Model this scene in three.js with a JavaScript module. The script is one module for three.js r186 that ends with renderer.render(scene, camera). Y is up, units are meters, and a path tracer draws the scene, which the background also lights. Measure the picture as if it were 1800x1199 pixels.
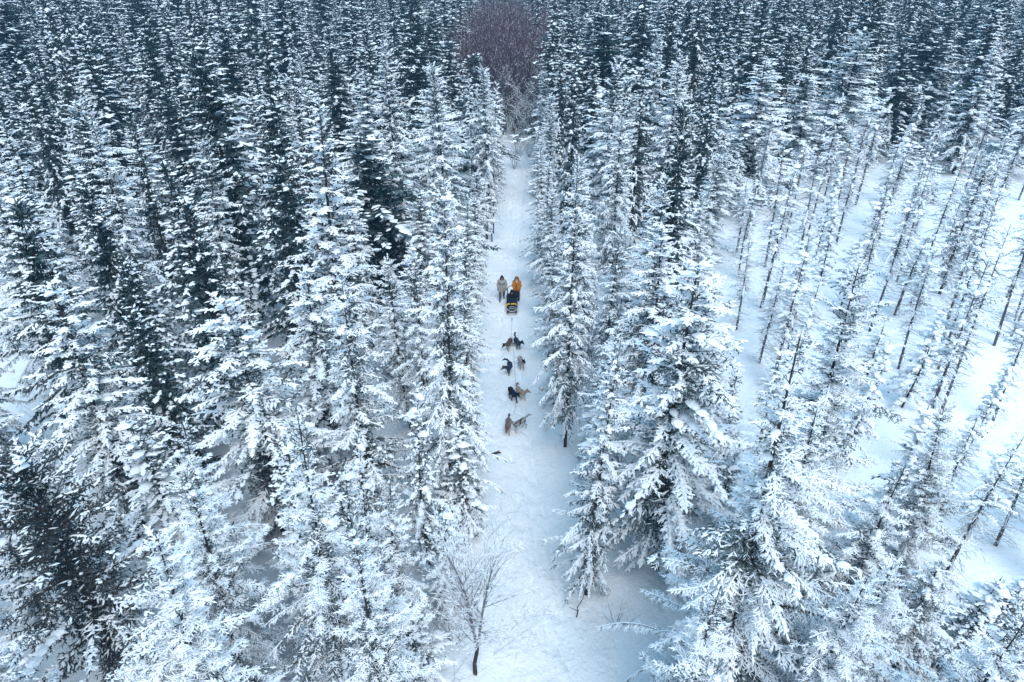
import * as THREE from 'three';
import { RoundedBoxGeometry } from 'three/addons/geometries/RoundedBoxGeometry.js';
import { mergeGeometries } from 'three/addons/utils/BufferGeometryUtils.js';

// ------------------------------------------------------------------ camera, sky, sun, exposure
const EYE = 19.4, PITCH = 30.3;
const scene = new THREE.Scene();
const camera = new THREE.PerspectiveCamera(53.09, 1024 / 682, 0.5, 4000);
camera.position.set(0, EYE, 0);
camera.rotation.set(-PITCH * Math.PI / 180, 0, 0);
const renderer = new THREE.WebGLRenderer({ antialias: true });
renderer.toneMapping = THREE.LinearToneMapping;
renderer.toneMappingExposure = 2.25;
renderer.shadowMap.enabled = true;
{ // overcast winter sky: a little brighter overhead
  const W = 128, H = 64, d = new Float32Array(W * H * 4);
  for (let y = 0; y < H; y++) for (let x = 0; x < W; x++) {
    const el = ((y + 0.5) / H - 0.5) * Math.PI, s = Math.max(0, Math.sin(el)), l = 0.10 + 0.52 * s, o = (y * W + x) * 4;
    d[o] = l * 0.425; d[o + 1] = l * 0.79; d[o + 2] = l * 1.13; d[o + 3] = 1;
  }
  const t = new THREE.DataTexture(d, W, H, THREE.RGBAFormat, THREE.FloatType);
  t.mapping = THREE.EquirectangularReflectionMapping; t.magFilter = THREE.LinearFilter; t.needsUpdate = true;
  scene.background = t; scene.environment = t;
}
const sun = new THREE.DirectionalLight(new THREE.Color(1, 0.97, 0.94), 1.5);
sun.position.set(16, 60, 22); sun.target.position.set(0, 0, -25);
sun.castShadow = true; sun.shadow.radius = 85; sun.shadow.mapSize.set(4096, 4096);
Object.assign(sun.shadow.camera, { left: -90, right: 90, top: 120, bottom: -120, near: 1, far: 260 });
scene.add(sun, sun.target);
scene.fog = new THREE.FogExp2(new THREE.Color(0.30, 0.65, 0.98), 0.001);

// ------------------------------------------------------------------ helpers
const rng = (s) => { let a = (s * 2654435761) >>> 0; return () => { a = (a + 0x6d2b79f5) | 0; let t = Math.imul(a ^ (a >>> 15), 1 | a); t = (t + Math.imul(t ^ (t >>> 7), 61 | t)) ^ t; return ((t ^ (t >>> 14)) >>> 0) / 4294967296; }; };
const { sin, cos, PI, sqrt, min, max, abs, floor, pow, hypot } = Math;
const lerp = (a, b, t) => a + (b - a) * t, clamp = (x, a = 0, b = 1) => min(b, max(a, x));
const sm = (a, b, x) => { const t = clamp((x - a) / (b - a)); return t * t * (3 - 2 * t); };
const hash = (x, y, z) => { let h = Math.imul(x, 374761393) ^ Math.imul(y, 668265263) ^ Math.imul(z, 2147483647 - 1274126177); h = Math.imul(h ^ (h >>> 13), 1274126177); return ((h ^ (h >>> 16)) >>> 0) / 4294967296; };
function noise(x, y, z = 0) {
  const X = floor(x), Y = floor(y), Z = floor(z); let u = x - X, v = y - Y, w = z - Z; u = u * u * (3 - 2 * u); v = v * v * (3 - 2 * v); w = w * w * (3 - 2 * w);
  const q = (k) => lerp(lerp(hash(X, Y, Z + k), hash(X + 1, Y, Z + k), u), lerp(hash(X, Y + 1, Z + k), hash(X + 1, Y + 1, Z + k), u), v);
  return lerp(q(0), q(1), w);
}
const names = new Map();
const numbered = (n) => { const k = names.get(n) ?? 0; names.set(n, k + 1); return k ? `${n}_${String(k).padStart(3, '0')}` : n; };
function tag(o, label, category, group, kind) { if (label) o.userData.label = label; if (category) o.userData.category = category; if (group) o.userData.group = group; if (kind) o.userData.kind = kind; return o; }
function part(name, geo, m, parent) { const o = new THREE.Mesh(geo, m); o.name = name; o.castShadow = o.receiveShadow = true; parent.add(o); return o; }
function thing(name, x = 0, y = 0, z = 0, turn = 0) { const g = new THREE.Group(); g.name = numbered(name); g.position.set(x, y, z); g.rotation.y = turn; scene.add(g); return g; }

class Grow { // triangles without shared normals: small facets, shaded flat
  constructor(colored) { this.p = new Float32Array(3e4); this.n = 0; this.i = new Uint32Array(6e4); this.m = 0; this.c = colored ? new Float32Array(3e4) : null; this.col = [1, 1, 1]; }
  v(x, y, z) {
    const o = this.n * 3;
    if (o + 3 > this.p.length) { const q = new Float32Array(this.p.length * 2); q.set(this.p); this.p = q; if (this.c) { const r = new Float32Array(q.length); r.set(this.c); this.c = r; } }
    this.p[o] = x; this.p[o + 1] = y; this.p[o + 2] = z; if (this.c) { this.c[o] = this.col[0]; this.c[o + 1] = this.col[1]; this.c[o + 2] = this.col[2]; }
    return this.n++;
  }
  t(a, b, c) { if (this.m + 3 > this.i.length) { const q = new Uint32Array(this.i.length * 2); q.set(this.i); this.i = q; } this.i[this.m++] = a; this.i[this.m++] = b; this.i[this.m++] = c; }
  geo(smooth) {
    const g = new THREE.BufferGeometry();
    g.setAttribute('position', new THREE.BufferAttribute(this.p.slice(0, this.n * 3), 3));
    if (this.c) g.setAttribute('color', new THREE.BufferAttribute(this.c.slice(0, this.n * 3), 3));
    g.setIndex(new THREE.BufferAttribute(this.i.slice(0, this.m), 1));
    if (smooth) g.computeVertexNormals();
    return g;
  }
}
// needles round a twig: a six-sided face spindle from a to b
function spindle(G, ax, ay, az, bx, by, bz, r, rnd) {
  let dx = bx - ax, dy = by - ay, dz = bz - az; const l = hypot(dx, dy, dz) || 1e-6; dx /= l; dy /= l; dz /= l;
  let sx = dz, sy = 0, sz = -dx; let s = hypot(sx, sz); if (s < 1e-3) { sx = 1; sz = 0; s = 1; } sx /= s; sz /= s;
  const nx = dy * sz, ny = dz * sx - dx * sz, nz = -dy * sx;
  const q = 0.42, mx = ax + dx * l * q, my = ay + dy * l * q, mz = az + dz * l * q, A = G.v(ax, ay, az), B = G.v(bx, by, bz);
  const k = [0, 0, 0];
  for (let i = 0; i < 3; i++) { const a = i * 2.0944 + rnd * 2, c = cos(a) * r, e = sin(a) * r; k[i] = G.v(mx + sx * c + nx * e, my + ny * e, mz + sz * c + nz * e); }
  for (let i = 0; i < 3; i++) { const j = (i + 1) % 3; G.t(A, k[j], k[i]); G.t(B, k[i], k[j]); }
}
// the snow lying along a twig: a ridge, flat below
function ridge(G, ax, ay, az, bx, by, bz, w, h, lift, q = 0.5) {
  let dx = bx - ax, dz = bz - az; let s = hypot(dx, dz); let sx = 1, sz = 0; if (s > 1e-3) { sx = dz / s; sz = -dx / s; }
  const mx = lerp(ax, bx, q), my = lerp(ay, by, q) + lift, mz = lerp(az, bz, q);
  const A = G.v(ax, ay + lift, az), B = G.v(bx, by + lift * 0.6, bz), L = G.v(mx + sx * w, my, mz + sz * w), R = G.v(mx - sx * w, my, mz - sz * w), T = G.v(mx, my + h, mz);
  G.t(A, L, T); G.t(A, T, R); G.t(B, T, L); G.t(B, R, T); G.t(A, R, L); G.t(B, L, R);
}
// a heaped cushion of snow
function cushion(G, x, y, z, dx, dz, rl, rw, rh, rnd) {
  const nU = 8, nV = 4, at = [], seed = floor(rnd() * 1e5), top = G.v(x, y + rh * 1.05, z);
  for (let v = 1; v <= nV; v++) { const row = []; for (let u = 0; u < nU; u++) {
    const a = u / nU * 2 * PI, e = PI / 2 - v / nV * PI * 0.72, k = 0.72 + 0.5 * hash(u, v, seed), c = cos(e) * k, l = cos(a) * c * rl, w = sin(a) * c * rw;
    row.push(G.v(x + dx * l - dz * w, y + sin(e) * rh * (e < 0 ? 0.5 : 1) - abs(l) / rl * rh * 0.35, z + dz * l + dx * w)); } at.push(row); }
  const bot = G.v(x, y - rh * 0.45, z);
  for (let u = 0; u < nU; u++) { const w = (u + 1) % nU; G.t(top, at[0][w], at[0][u]); for (let v = 0; v < nV - 1; v++) { G.t(at[v][u], at[v][w], at[v + 1][u]); G.t(at[v][w], at[v + 1][w], at[v + 1][u]); } G.t(bot, at[nV - 1][u], at[nV - 1][w]); }
}
// a bent tapering limb through points [x, y, z, r]
function limb(G, pts, sides) {
  let last = null;
  for (let i = 0; i < pts.length; i++) {
    const a = pts[max(0, i - 1)], b = pts[min(pts.length - 1, i + 1)], p = pts[i];
    let dx = b[0] - a[0], dy = b[1] - a[1], dz = b[2] - a[2]; const l = hypot(dx, dy, dz) || 1; dx /= l; dy /= l; dz /= l;
    let sx, sy, sz; if (abs(dy) > 0.9) { sx = 0; sy = dz; sz = -dy; } else { sx = dz; sy = 0; sz = -dx; } const s = hypot(sx, sy, sz); sx /= s; sy /= s; sz /= s;
    const nx = dy * sz - dz * sy, ny = dz * sx - dx * sz, nz = dx * sy - dy * sx, row = [];
    for (let u = 0; u < sides; u++) { const t = u / sides * 2 * PI, c = cos(t) * p[3], e = sin(t) * p[3]; row.push(G.v(p[0] + sx * c + nx * e, p[1] + sy * c + ny * e, p[2] + sz * c + nz * e)); }
    if (last) for (let u = 0; u < sides; u++) { const w = (u + 1) % sides; G.t(last[u], row[u], last[w]); G.t(last[w], row[u], row[w]); }
    last = row;
  }
  const e = pts[pts.length - 1], tip = G.v(e[0], e[1], e[2]); for (let u = 0; u < sides; u++) G.t(last[u], tip, last[(u + 1) % sides]);
}

// ------------------------------------------------------------------ materials
const lin = (r, g, b) => new THREE.Color(r, g, b);
const mat = (c, rough = 1, o = {}) => new THREE.MeshPhysicalMaterial({ color: c, roughness: rough, specularIntensity: 0.25, ...o });
function noiseTexture(size, f, seed, lo = 0, hi = 255) {
  const d = new Uint8Array(size * size * 4);
  for (let y = 0; y < size; y++) for (let x = 0; x < size; x++) { const v = clamp(f(x / size, y / size, seed)) * (hi - lo) + lo, o = (y * size + x) * 4; d[o] = d[o + 1] = d[o + 2] = v; d[o + 3] = 255; }
  const t = new THREE.DataTexture(d, size, size); t.wrapS = t.wrapT = THREE.RepeatWrapping; t.magFilter = THREE.LinearFilter; t.needsUpdate = true; return t;
}
const tile = (x, y, n, s) => { const q = (i, j) => hash(((i % n) + n) % n, ((j % n) + n) % n, s), X = floor(x * n), Y = floor(y * n); let u = x * n - X, v = y * n - Y; u = u * u * (3 - 2 * u); v = v * v * (3 - 2 * v); return lerp(lerp(q(X, Y), q(X + 1, Y), u), lerp(q(X, Y + 1), q(X + 1, Y + 1), u), v); };
const snowBump = noiseTexture(512, (x, y) => 0.5 * tile(x, y, 8, 1) + 0.28 * tile(x, y, 24, 2) + 0.14 * tile(x, y, 70, 3) + 0.08 * tile(x, y, 190, 4), 0);
const M = {
  snow: mat(lin(0.84, 0.885, 0.93), 0.95),
  ground: mat(lin(0.84, 0.885, 0.93), 0.95, { bumpMap: snowBump, bumpScale: 0.1 }),
  trail: mat(lin(0.87, 0.895, 0.92), 0.9, { bumpMap: snowBump, bumpScale: 0.1 }),
  bark: mat(lin(1, 1, 1), 0.95, { vertexColors: true }),
  needles: mat(lin(1, 1, 1), 0.9, { vertexColors: true, side: THREE.DoubleSide }),
};
M.snow.side = THREE.DoubleSide;

// ------------------------------------------------------------------ ground and trail
const trailX = (d) => { // the trail's centre at d metres ahead of the camera's foot
  const k = [[-30, 2.6], [10, 1.9], [14, 1.45], [18, 1.15], [23, 0.62], [28, 0.2], [33, 0.05], [38, -0.05], [45, 0.1], [53, 0.42], [68, 1.15], [90, 2.6], [120, 5.5], [200, 16]];
  if (d <= k[0][0]) return k[0][1];
  for (let i = 1; i < k.length; i++) if (d < k[i][0]) { const t = (d - k[i - 1][0]) / (k[i][0] - k[i - 1][0]); return lerp(k[i - 1][1], k[i][1], t * t * (3 - 2 * t) * 0.5 + t * 0.5); }
  return 16;
};
const trailHalf = (d) => 1.0 + 0.5 * sm(20, 13, d);
function gh(x, z) {
  const d = -z, far = sm(400, 120, hypot(x, z)), t = abs(x - trailX(d)), off = sm(1.1, 2.6, t - (trailHalf(d) - 1.0));
  const h = (noise(x * 0.09, z * 0.09, 3) - 0.5) * 0.7 + (noise(x * 0.35, z * 0.35, 7) - 0.5) * 0.3 + (noise(x * 1.1, z * 1.1, 9) - 0.5) * 0.1;
  return far * (h * (0.12 + 0.88 * off) + 0.16 * off) * (d > 110 ? sm(200, 110, d) * 0.7 + 0.3 : 1);
}
{
  const N = 300, pos = [], uv = [], idx = [], sx = (u) => (u < 0 ? -1 : 1) * (abs(u) * 62 + pow(abs(u), 7) * 1600), zz = (v) => 20 - v * 92 - pow(v, 8) * 1800;
  for (let j = 0; j <= N; j++) for (let i = 0; i <= N; i++) { const x = sx(i / N * 2 - 1) + 2, z = zz(j / N), t = abs(x - trailX(-z)) < trailHalf(-z) + 0.05 && z > -130 ? 0.12 : 0; pos.push(x, gh(x, z) - t, z); uv.push(x / 5, z / 5); }
  for (let j = 0; j < N; j++) for (let i = 0; i < N; i++) { const a = j * (N + 1) + i, b = a + 1, c = a + N + 1; idx.push(a, b, c, b, c + 1, c); }
  const g = new THREE.BufferGeometry(); g.setAttribute('position', new THREE.Float32BufferAttribute(pos, 3)); g.setAttribute('uv', new THREE.Float32BufferAttribute(uv, 2)); g.setIndex(idx); g.computeVertexNormals();
  const o = new THREE.Mesh(g, M.ground); o.name = 'snow_ground'; o.receiveShadow = true; scene.add(o); tag(o, 'white snow cover of the forest floor and the open clearing', 'snow', null, 'structure');
}
const trailH = (x, d, s) => { // s: metres from the centre line
  const track = (c, w) => Math.exp(-(((s - c) / w) ** 2));
  const paws = noise(x * 5, d * 3.2, 11), rough = (noise(x * 2, d * 1.3, 4) - 0.5) * 0.06;
  return gh(x, -d) + 0.004 + rough - 0.07 * track(-0.27, 0.055) - 0.07 * track(0.27, 0.055) - 0.09 * track(0, 0.3) * sm(0.55, 0.75, paws) - 0.1 * track(-0.62, 0.16) * sm(0.62, 0.72, noise(x * 4.2, d * 1.9, 15)) - 0.04 * track(0.1, 0.55);
};
{
  const pos = [], uv = [], idx = [], nx = 46, n0 = -10, n1 = 100, step = 0.2, rows = Math.round((n1 - n0) / step);
  for (let j = 0; j <= rows; j++) { const d = n0 + j * step, w = trailHalf(d) + 0.7; for (let i = 0; i <= nx; i++) { const s = (i / nx * 2 - 1) * w, x = trailX(d) + s; pos.push(x, trailH(x, d, s) - sm(w - 0.35, w, abs(s)) * 0.35, -d); uv.push(x / 3, d / 3); } }
  for (let j = 0; j < rows; j++) for (let i = 0; i < nx; i++) { const a = j * (nx + 1) + i, b = a + 1, c = a + nx + 1; idx.push(a, b, c, b, c + 1, c); }
  const g = new THREE.BufferGeometry(); g.setAttribute('position', new THREE.Float32BufferAttribute(pos, 3)); g.setAttribute('uv', new THREE.Float32BufferAttribute(uv, 2)); g.setIndex(idx); g.computeVertexNormals();
  const o = new THREE.Mesh(g, M.trail); o.name = 'trail'; o.receiveShadow = true; scene.add(o); tag(o, 'straight white packed snow trail running through the forest', 'trail', null, 'structure');
}

// ------------------------------------------------------------------ conifers
const BARK = [0.052, 0.043, 0.04], GREENS = { plain: [0.016, 0.044, 0.044], olive: [0.07, 0.07, 0.04], deep: [0.008, 0.029, 0.033], rust: [0.06, 0.042, 0.038] };
function conifer(seed, o) {
  const R = rng(seed), W = new Grow(true), F = new Grow(true), S = new Grow(false), H = o.H, hb = o.hb, base = GREENS[o.green ?? 'plain'], alt = GREENS[o.alt ?? 'plain'];
  W.col = o.bark ?? BARK;
  const bend = [(R() - 0.5) * 0.5, (R() - 0.5) * 0.5], axis = (y) => { const t = y / H; return [bend[0] * sin(t * PI) * 0.5, bend[1] * sin(t * PI * 1.3) * 0.5]; };
  const tr = []; for (let k = 0; k <= 12; k++) { const y = H * k / 12, a = axis(y); tr.push([a[0], y - (k ? 0 : 0.4), a[1], max(0.012, (o.r0 ?? 0.0095 * H) * pow(1 - k / 12.3, 0.85))]); }
  limb(W, tr, 8);
  const den = o.dense, patchy = (x, y, z) => 0.65 * noise(x * 0.8 + seed, y * 0.7, z * 0.8 + seed * 3) + 0.35 * noise(x * 2.4 + seed, y * 2.4, z * 2.4);
  let bcol = base; const tone = (k) => { const m = R(), w = clamp(k); bcol = [0, 1, 2].map((c) => lerp(base[c], alt[c], w) * (0.7 + 0.6 * m)); F.col = bcol; };
  function twig(ax, ay, az, bx, by, bz, cover, size) {
    const fr = pow(R(), 1.1) * (o.frost ?? 0.95) * (0.3 + 0.7 * min(1, cover)); F.col = [lerp(bcol[0], 0.46, fr), lerp(bcol[1], 0.53, fr), lerp(bcol[2], 0.58, fr)];
    spindle(F, ax, ay, az, bx, by, bz, o.rf * (0.8 + 0.5 * R()) * size, R());
    if (R() < cover) ridge(S, ax, ay, az, bx, by, bz, o.sw * size * (size === 1 ? 1.5 : 1) * (0.75 + 0.6 * R()), o.sh * size * (0.6 + 0.9 * R()), o.rf * 0.45 * size, 0.35 + R() * 0.25);
  }
  function bough(y, az, L, el, droop) {
    const a0 = axis(y); let x = a0[0], py = y, z = a0[1], s = 0; const ds = o.step, n = max(3, Math.round(L / ds)), spine = [[x, py, z, 0.008 + 0.011 * L]], wob = (R() - 0.5) * 0.95, ladenBough = R() < (o.pillow ?? 0), shed = R() < (o.bareBough ?? 0) ? 0.25 : 1;
    let nextPillow = 0.3 + R() * 0.2;
    tone(patchy(x + cos(az), y * 0.5, z + sin(az)) * 1.6 - 0.5);
    for (let i = 1; i <= n; i++) {
      s = i / n; const e = el - droop * s * (0.6 + 0.7 * s) + (o.curl ?? 0.2) * s * s * s + 0.12 * sin(s * 7 + az * 5), A = az + wob * s, st = L / n, ch = cos(e), px = x, pyy = py, pz = z;
      x += cos(A) * ch * st; py += sin(e) * st; z += sin(A) * ch * st;
      if (i % 3 === 0 || i === n) spine.push([x, py, z, max(0.005, (0.008 + 0.011 * L) * (1 - s * 0.85))]);
      const pt = patchy(x, py, z), cov = o.snow * shed * clamp((o.core ?? 0.3) + 1.1 * s) * (0.25 + 1.25 * sm(0.25, 0.7, pt)), tl = o.twig * (1 - 0.5 * s) * (0.55 + 0.6 * R()) * min(1, 0.35 + L * 0.6);
      if (s > (o.bareIn ?? 0.03)) for (let side = -1; side <= 1; side += 2) {
        if (R() < (o.skip ?? 0.06)) continue;
        const a = A + side * (0.55 + 0.85 * R()), dr = e + 0.12 - 0.65 * R(), l = min(tl * (0.8 + 0.5 * R()), L * 0.8), c = cos(dr), ex = x + cos(a) * c * l, ey = py + sin(dr) * l, ez = z + sin(a) * c * l;
        twig(x, py, z, ex, ey, ez, cov, 1);
        if (o.sub && l > 0.16) { const m = o.sub + (l > 0.34 ? 1 : 0); for (let k = 1; k <= m; k++) for (let q = -1; q <= 1; q += 2) {
          const u = k / (m + 0.6) * 0.9, a2 = a + q * (0.35 + 0.95 * R()), l2 = l * (o.sub > 2 ? 0.6 : 0.5) * (1 - u * 0.35) * (0.7 + 0.6 * R()), d2 = dr + 0.2 - 0.7 * R(), c2 = cos(d2), qx = lerp(x, ex, u), qy = lerp(py, ey, u), qz = lerp(z, ez, u);
          twig(qx, qy, qz, qx + cos(a2) * c2 * l2, qy + sin(d2) * l2, qz + sin(a2) * c2 * l2, cov, 0.85); } }
      }
      F.col = bcol; if (R() < (o.hang ?? 0.4)) { const a = A + (R() - 0.5) * 3, l = tl * 0.7; spindle(F, x, py, z, x + cos(a) * l * 0.5, py - l, z + sin(a) * l * 0.5, o.rf * 0.9, R()); }
      if (cov > R() * 0.9 && s > 0.25) ridge(S, px, pyy, pz, x + cos(A) * st * 0.6, py, z + sin(A) * st * 0.6, o.sw * (1.4 + 1.3 * R()), o.sh * (1.1 + 0.8 * R()), o.rf * 0.5);
      if (ladenBough && s > nextPillow && s < 0.98) { nextPillow = s + (0.2 + 0.15 * R()) / L; const k = (0.6 + 0.7 * R()) * (o.pillowSize ?? 1); cushion(S, x, py + 0.03, z, cos(A), sin(A), 0.19 * k, 0.13 * k * (0.8 + 0.5 * R()), 0.085 * k, R); }
    }
    twig(x, py, z, x + cos(az + wob) * o.twig * 0.5, py + sin(el - droop) * o.twig * 0.4, z + sin(az + wob) * o.twig * 0.5, o.snow, 1);
    if (L > 0.25) limb(W, spine, 3);
  }
  let az = R() * 6.28; const lop = R() * 6.28, gaps = seed * 1.7, shape = 0.55 + 0.5 * R(), full = 0.68 + 0.25 * R(), lopped = 0.06 + 0.16 * R(), holes = 0.75 + 0.7 * R();
  for (let y = hb; y < H - 0.12;) {
    const u = (H - y) / (H - hb), prof = (o.profile ?? ((t) => 0.13 + 0.87 * pow(min(1, t / full), shape) * (t > 0.85 ? 1 - (t - 0.85) * 1.6 : 1)))(u);
    const whorl = den * (0.8 + 0.5 * R());
    az += 2.39996 + (R() - 0.5) * 0.8;
    const g = noise(cos(az) * 1.3 + gaps, y * 0.55, sin(az) * 1.3 + gaps), L = o.R * prof * (0.6 + 0.5 * R() + 0.2 * pow(R(), 4)) * (1 + lopped * cos(az - lop)) * (1 + holes * (g - 0.5));
    if (R() > (o.miss ?? 0.05) && (y > hb + 0.6 || R() < 0.6)) bough(y, az, max(0.12, L), lerp(o.elTop ?? 0.95, o.elLow ?? -0.12, pow(u, 0.5)) + (R() - 0.5) * 0.5, (o.droop ?? 0.5) * 1.25 * (0.7 + 0.6 * R()) * (0.4 + 0.6 * u));
    y += whorl;
  }
  for (let y = 0.5; y < (o.deadTo ?? hb); y += o.deadStep ?? 0.25) { // dead lower twigs, often with a thread of snow
    const a = R() * 6.28, l = (0.2 + 0.7 * R()) * (o.deadLen ?? 1), q = axis(y), e = (R() - 0.6) * 0.6, ex = q[0] + cos(a) * l, ey = y + sin(e) * l, ez = q[1] + sin(a) * l;
    limb(W, [[q[0], y, q[1], 0.014], [ex, ey, ez, 0.005]], 3);
    if (R() < 0.75) ridge(S, q[0], y, q[1], ex, ey, ez, 0.018, 0.03, 0.008);
    if (l > 0.35) for (let k = 0; k < 3; k++) { const t = 0.3 + 0.2 * k, b = a + (R() - 0.5) * 2, m = l * 0.35, X = lerp(q[0], ex, t), Y = lerp(y, ey, t), Z = lerp(q[1], ez, t); limb(W, [[X, Y, Z, 0.007], [X + cos(b) * m, Y + (R() - 0.5) * 0.1, Z + sin(b) * m, 0.004]], 3); if (R() < 0.7) ridge(S, X, Y, Z, X + cos(b) * m, Y, Z + sin(b) * m, 0.014, 0.024, 0.006); }
  }
  { const a = axis(H); tone(0.2); twig(a[0], H - 0.5, a[1], a[0], H + 0.22, a[1], 0.3, 1); spindle(F, a[0], H - 0.7, a[1], a[0], H + 0.05, a[1], o.rf * 1.5, 0.3); }
  if (o.plaster) for (let y = 0.2; y < H * 0.94; y += 0.22) if (R() < o.plaster) { const q = axis(y), r = (o.r0 ?? 0.0095 * H) * pow(1 - y / H, 0.85), a = 0.9 + R() * 1.1; ridge(S, q[0] + cos(a) * r, y - 0.1, q[1] + sin(a) * r, q[0] + cos(a) * r, y + 0.2, q[1] + sin(a) * r, r * 0.8, 0.03, 0.01); }
  const g = new THREE.Group();
  part('trunk', W.geo(), M.bark, g); part('crown', F.geo(), M.needles, g); tag(part('snow_load', S.geo(), M.snow, g), null, null, null, 'stuff');
  g.userData.H = H; g.userData.R = o.R; g.userData.tris = (W.m + F.m + S.m) / 3;
  return g;
}
const SPEC = {
  hero: { H: 10.5, hb: 0.5, R: 2.1, dense: 0.066, step: 0.075, twig: 0.34, sub: 3, rf: 0.0125, sw: 0.0155, sh: 0.018, snow: 1.2, pillow: 0.16, pillowSize: 0.6, hang: 0.8, droop: 0.45, seeds: [11, 12] },
  big: { H: 11.5, hb: 0.8, R: 2.1, dense: 0.062, step: 0.1, twig: 0.38, sub: 2, rf: 0.019, sw: 0.024, sh: 0.026, snow: 1.08, pillow: 0.2, pillowSize: 0.8, hang: 0.6, droop: 0.6, seeds: [21, 22] },
  mid: { H: 12, hb: 0.9, R: 1.95, dense: 0.07, step: 0.11, twig: 0.4, sub: 2, rf: 0.022, sw: 0.027, sh: 0.028, snow: 1.02, pillow: 0.2, pillowSize: 0.8, hang: 0.6, droop: 0.6, seeds: [31, 32, 33] },
  spire: { frost: 0.7, core: -0.3, H: 12.5, hb: 1.2, R: 1.6, dense: 0.075, step: 0.1, twig: 0.42, sub: 0, rf: 0.045, sw: 0.045, sh: 0.04, snow: 0.7, bareBough: 0.25, pillow: 0.1, hang: 1, droop: 0.7, green: 'deep', alt: 'plain', seeds: [41, 42] },
  dark: { frost: 0.7, core: -0.3, H: 13, hb: 1.2, R: 2.3, dense: 0.068, step: 0.11, twig: 0.5, sub: 0, rf: 0.047, sw: 0.047, sh: 0.042, snow: 0.7, bareBough: 0.28, pillow: 0.1, hang: 1, droop: 0.6, green: 'deep', alt: 'plain', seeds: [51, 52, 54] },
  young: { H: 6.5, hb: 0.3, R: 1.15, dense: 0.05, step: 0.09, twig: 0.28, sub: 1, rf: 0.021, sw: 0.027, sh: 0.028, snow: 1.15, pillow: 0.18, hang: 0.5, droop: 0.45, seeds: [61, 62] },
  laden: { H: 6, hb: 0.8, R: 1.0, dense: 0.07, step: 0.1, twig: 0.28, sub: 0, rf: 0.03, sw: 0.042, sh: 0.045, snow: 1.0, pillow: 0.75, pillowSize: 1.15, hang: 0.7, droop: 0.7, green: 'deep', seeds: [71, 72] },
  thin: { frost: 1, bark: [0.10, 0.095, 0.10], H: 9.5, hb: 3.4, R: 0.95, dense: 0.085, step: 0.09, twig: 0.26, sub: 1, rf: 0.014, sw: 0.022, sh: 0.024, snow: 1.15, pillow: 0.28, pillowSize: 0.9, hang: 0.3, droop: 0.6, r0: 0.085, miss: 0.2, deadStep: 0.05, deadLen: 1.2, deadTo: 7.5, elLow: -0.3, plaster: 0.6, profile: (t) => 0.25 + 0.75 * sin(PI * clamp(t * 0.8 + 0.12)), seeds: [81, 82, 83, 84] },
  pole: { H: 11, hb: 6.2, R: 1.1, dense: 0.1, step: 0.12, twig: 0.3, sub: 0, rf: 0.03, sw: 0.045, sh: 0.045, snow: 1.0, pillow: 0.2, hang: 0.4, droop: 0.6, r0: 0.075, deadStep: 0.16, deadLen: 0.8, plaster: 0.35, seeds: [91, 92] },
  cedar: { frost: 0.3, H: 8, hb: 0.4, R: 2.9, dense: 0.058, step: 0.1, twig: 0.36, sub: 1, rf: 0.021, sw: 0.022, sh: 0.024, snow: 0.6, bareBough: 0.25, pillow: 0.03, hang: 0.9, droop: 0.45, elTop: 1.1, elLow: 0.1, green: 'deep', alt: 'rust', profile: (t) => 0.25 + 0.75 * pow(min(1, t / 0.7), 0.6), seeds: [95] },
};
SPEC.olive = { ...SPEC.hero, green: 'plain', alt: 'olive', H: 12.5, R: 2.4, dense: 0.062, droop: 0.62, frost: 1, elTop: 0.8, elLow: -0.25, profile: (t) => 0.07 + 0.93 * pow(min(1, t / 0.78), 1.15), seeds: [16] };
const PROTO = {};
for (const [k, o] of Object.entries(SPEC)) PROTO[k] = o.seeds.map((s) => conifer(s, o));

// ------------------------------------------------------------------ leafless trees and bushes
const TWIGC = { birch: [0.085, 0.075, 0.075], plum: [0.105, 0.058, 0.075], hoar: [0.26, 0.27, 0.29], brown: [0.075, 0.058, 0.056] };
function leafless(seed, o) {
  const R = rng(seed), W = new Grow(true), S = new Grow(false), col = TWIGC[o.color];
  const grow = (x, y, z, az, el, len, r, depth) => {
    const n = max(2, Math.round(len / 0.35)), pts = [[x, y, z, r]]; let A = az, E = el;
    for (let i = 1; i <= n; i++) {
      A += (R() - 0.5) * o.wig; E += (R() - 0.5) * o.wig * 0.6 + (depth ? o.sag : 0) * (i / n); const st = len / n, px = x, py = y, pz = z; x += cos(A) * cos(E) * st; y += sin(E) * st; z += sin(A) * cos(E) * st;
      const rr = r * (1 - 0.72 * i / n); pts.push([x, y, z, max(0.0035, rr)]);
      if (cos(E) > 0.25 && R() < o.frost) ridge(S, px, py, pz, x, y, z, rr * 0.9 + 0.008, rr * 0.6 + 0.018, rr * 0.7, 0.5);
      if (depth < o.levels && i / n > (depth ? 0.15 : o.clear)) for (let k = 0; k < o.kids[depth]; k++) if (R() < 0.85) grow(x, y, z, A + (R() < 0.5 ? -1 : 1) * (0.4 + 0.7 * R()) + (depth ? 0 : R() * 6.28), clamp(lerp(E, o.rise, 0.55) + (R() - 0.5) * 0.6, -0.5, 1.4), len * (0.32 + 0.28 * R()) * (1 - 0.35 * i / n), rr * 0.55, depth + 1);
    }
    W.col = col.map((c, q) => lerp(c, BARK[q], clamp(r * 8)) * (0.8 + 0.4 * R())); limb(W, pts, r > 0.03 ? 6 : 3);
  };
  for (const [az, el, len, r] of o.stems) grow(...(o.base ?? [0, -0.2, 0]), az, el, len, r, 0);
  const g = new THREE.Group(); part('branches', W.geo(), M.bark, g); tag(part('snow_load', S.geo(), M.snow, g), null, null, null, 'stuff'); g.userData.H = o.H; g.userData.R = o.R; g.userData.tris = (W.m + S.m) / 3; return g;
}
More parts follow.
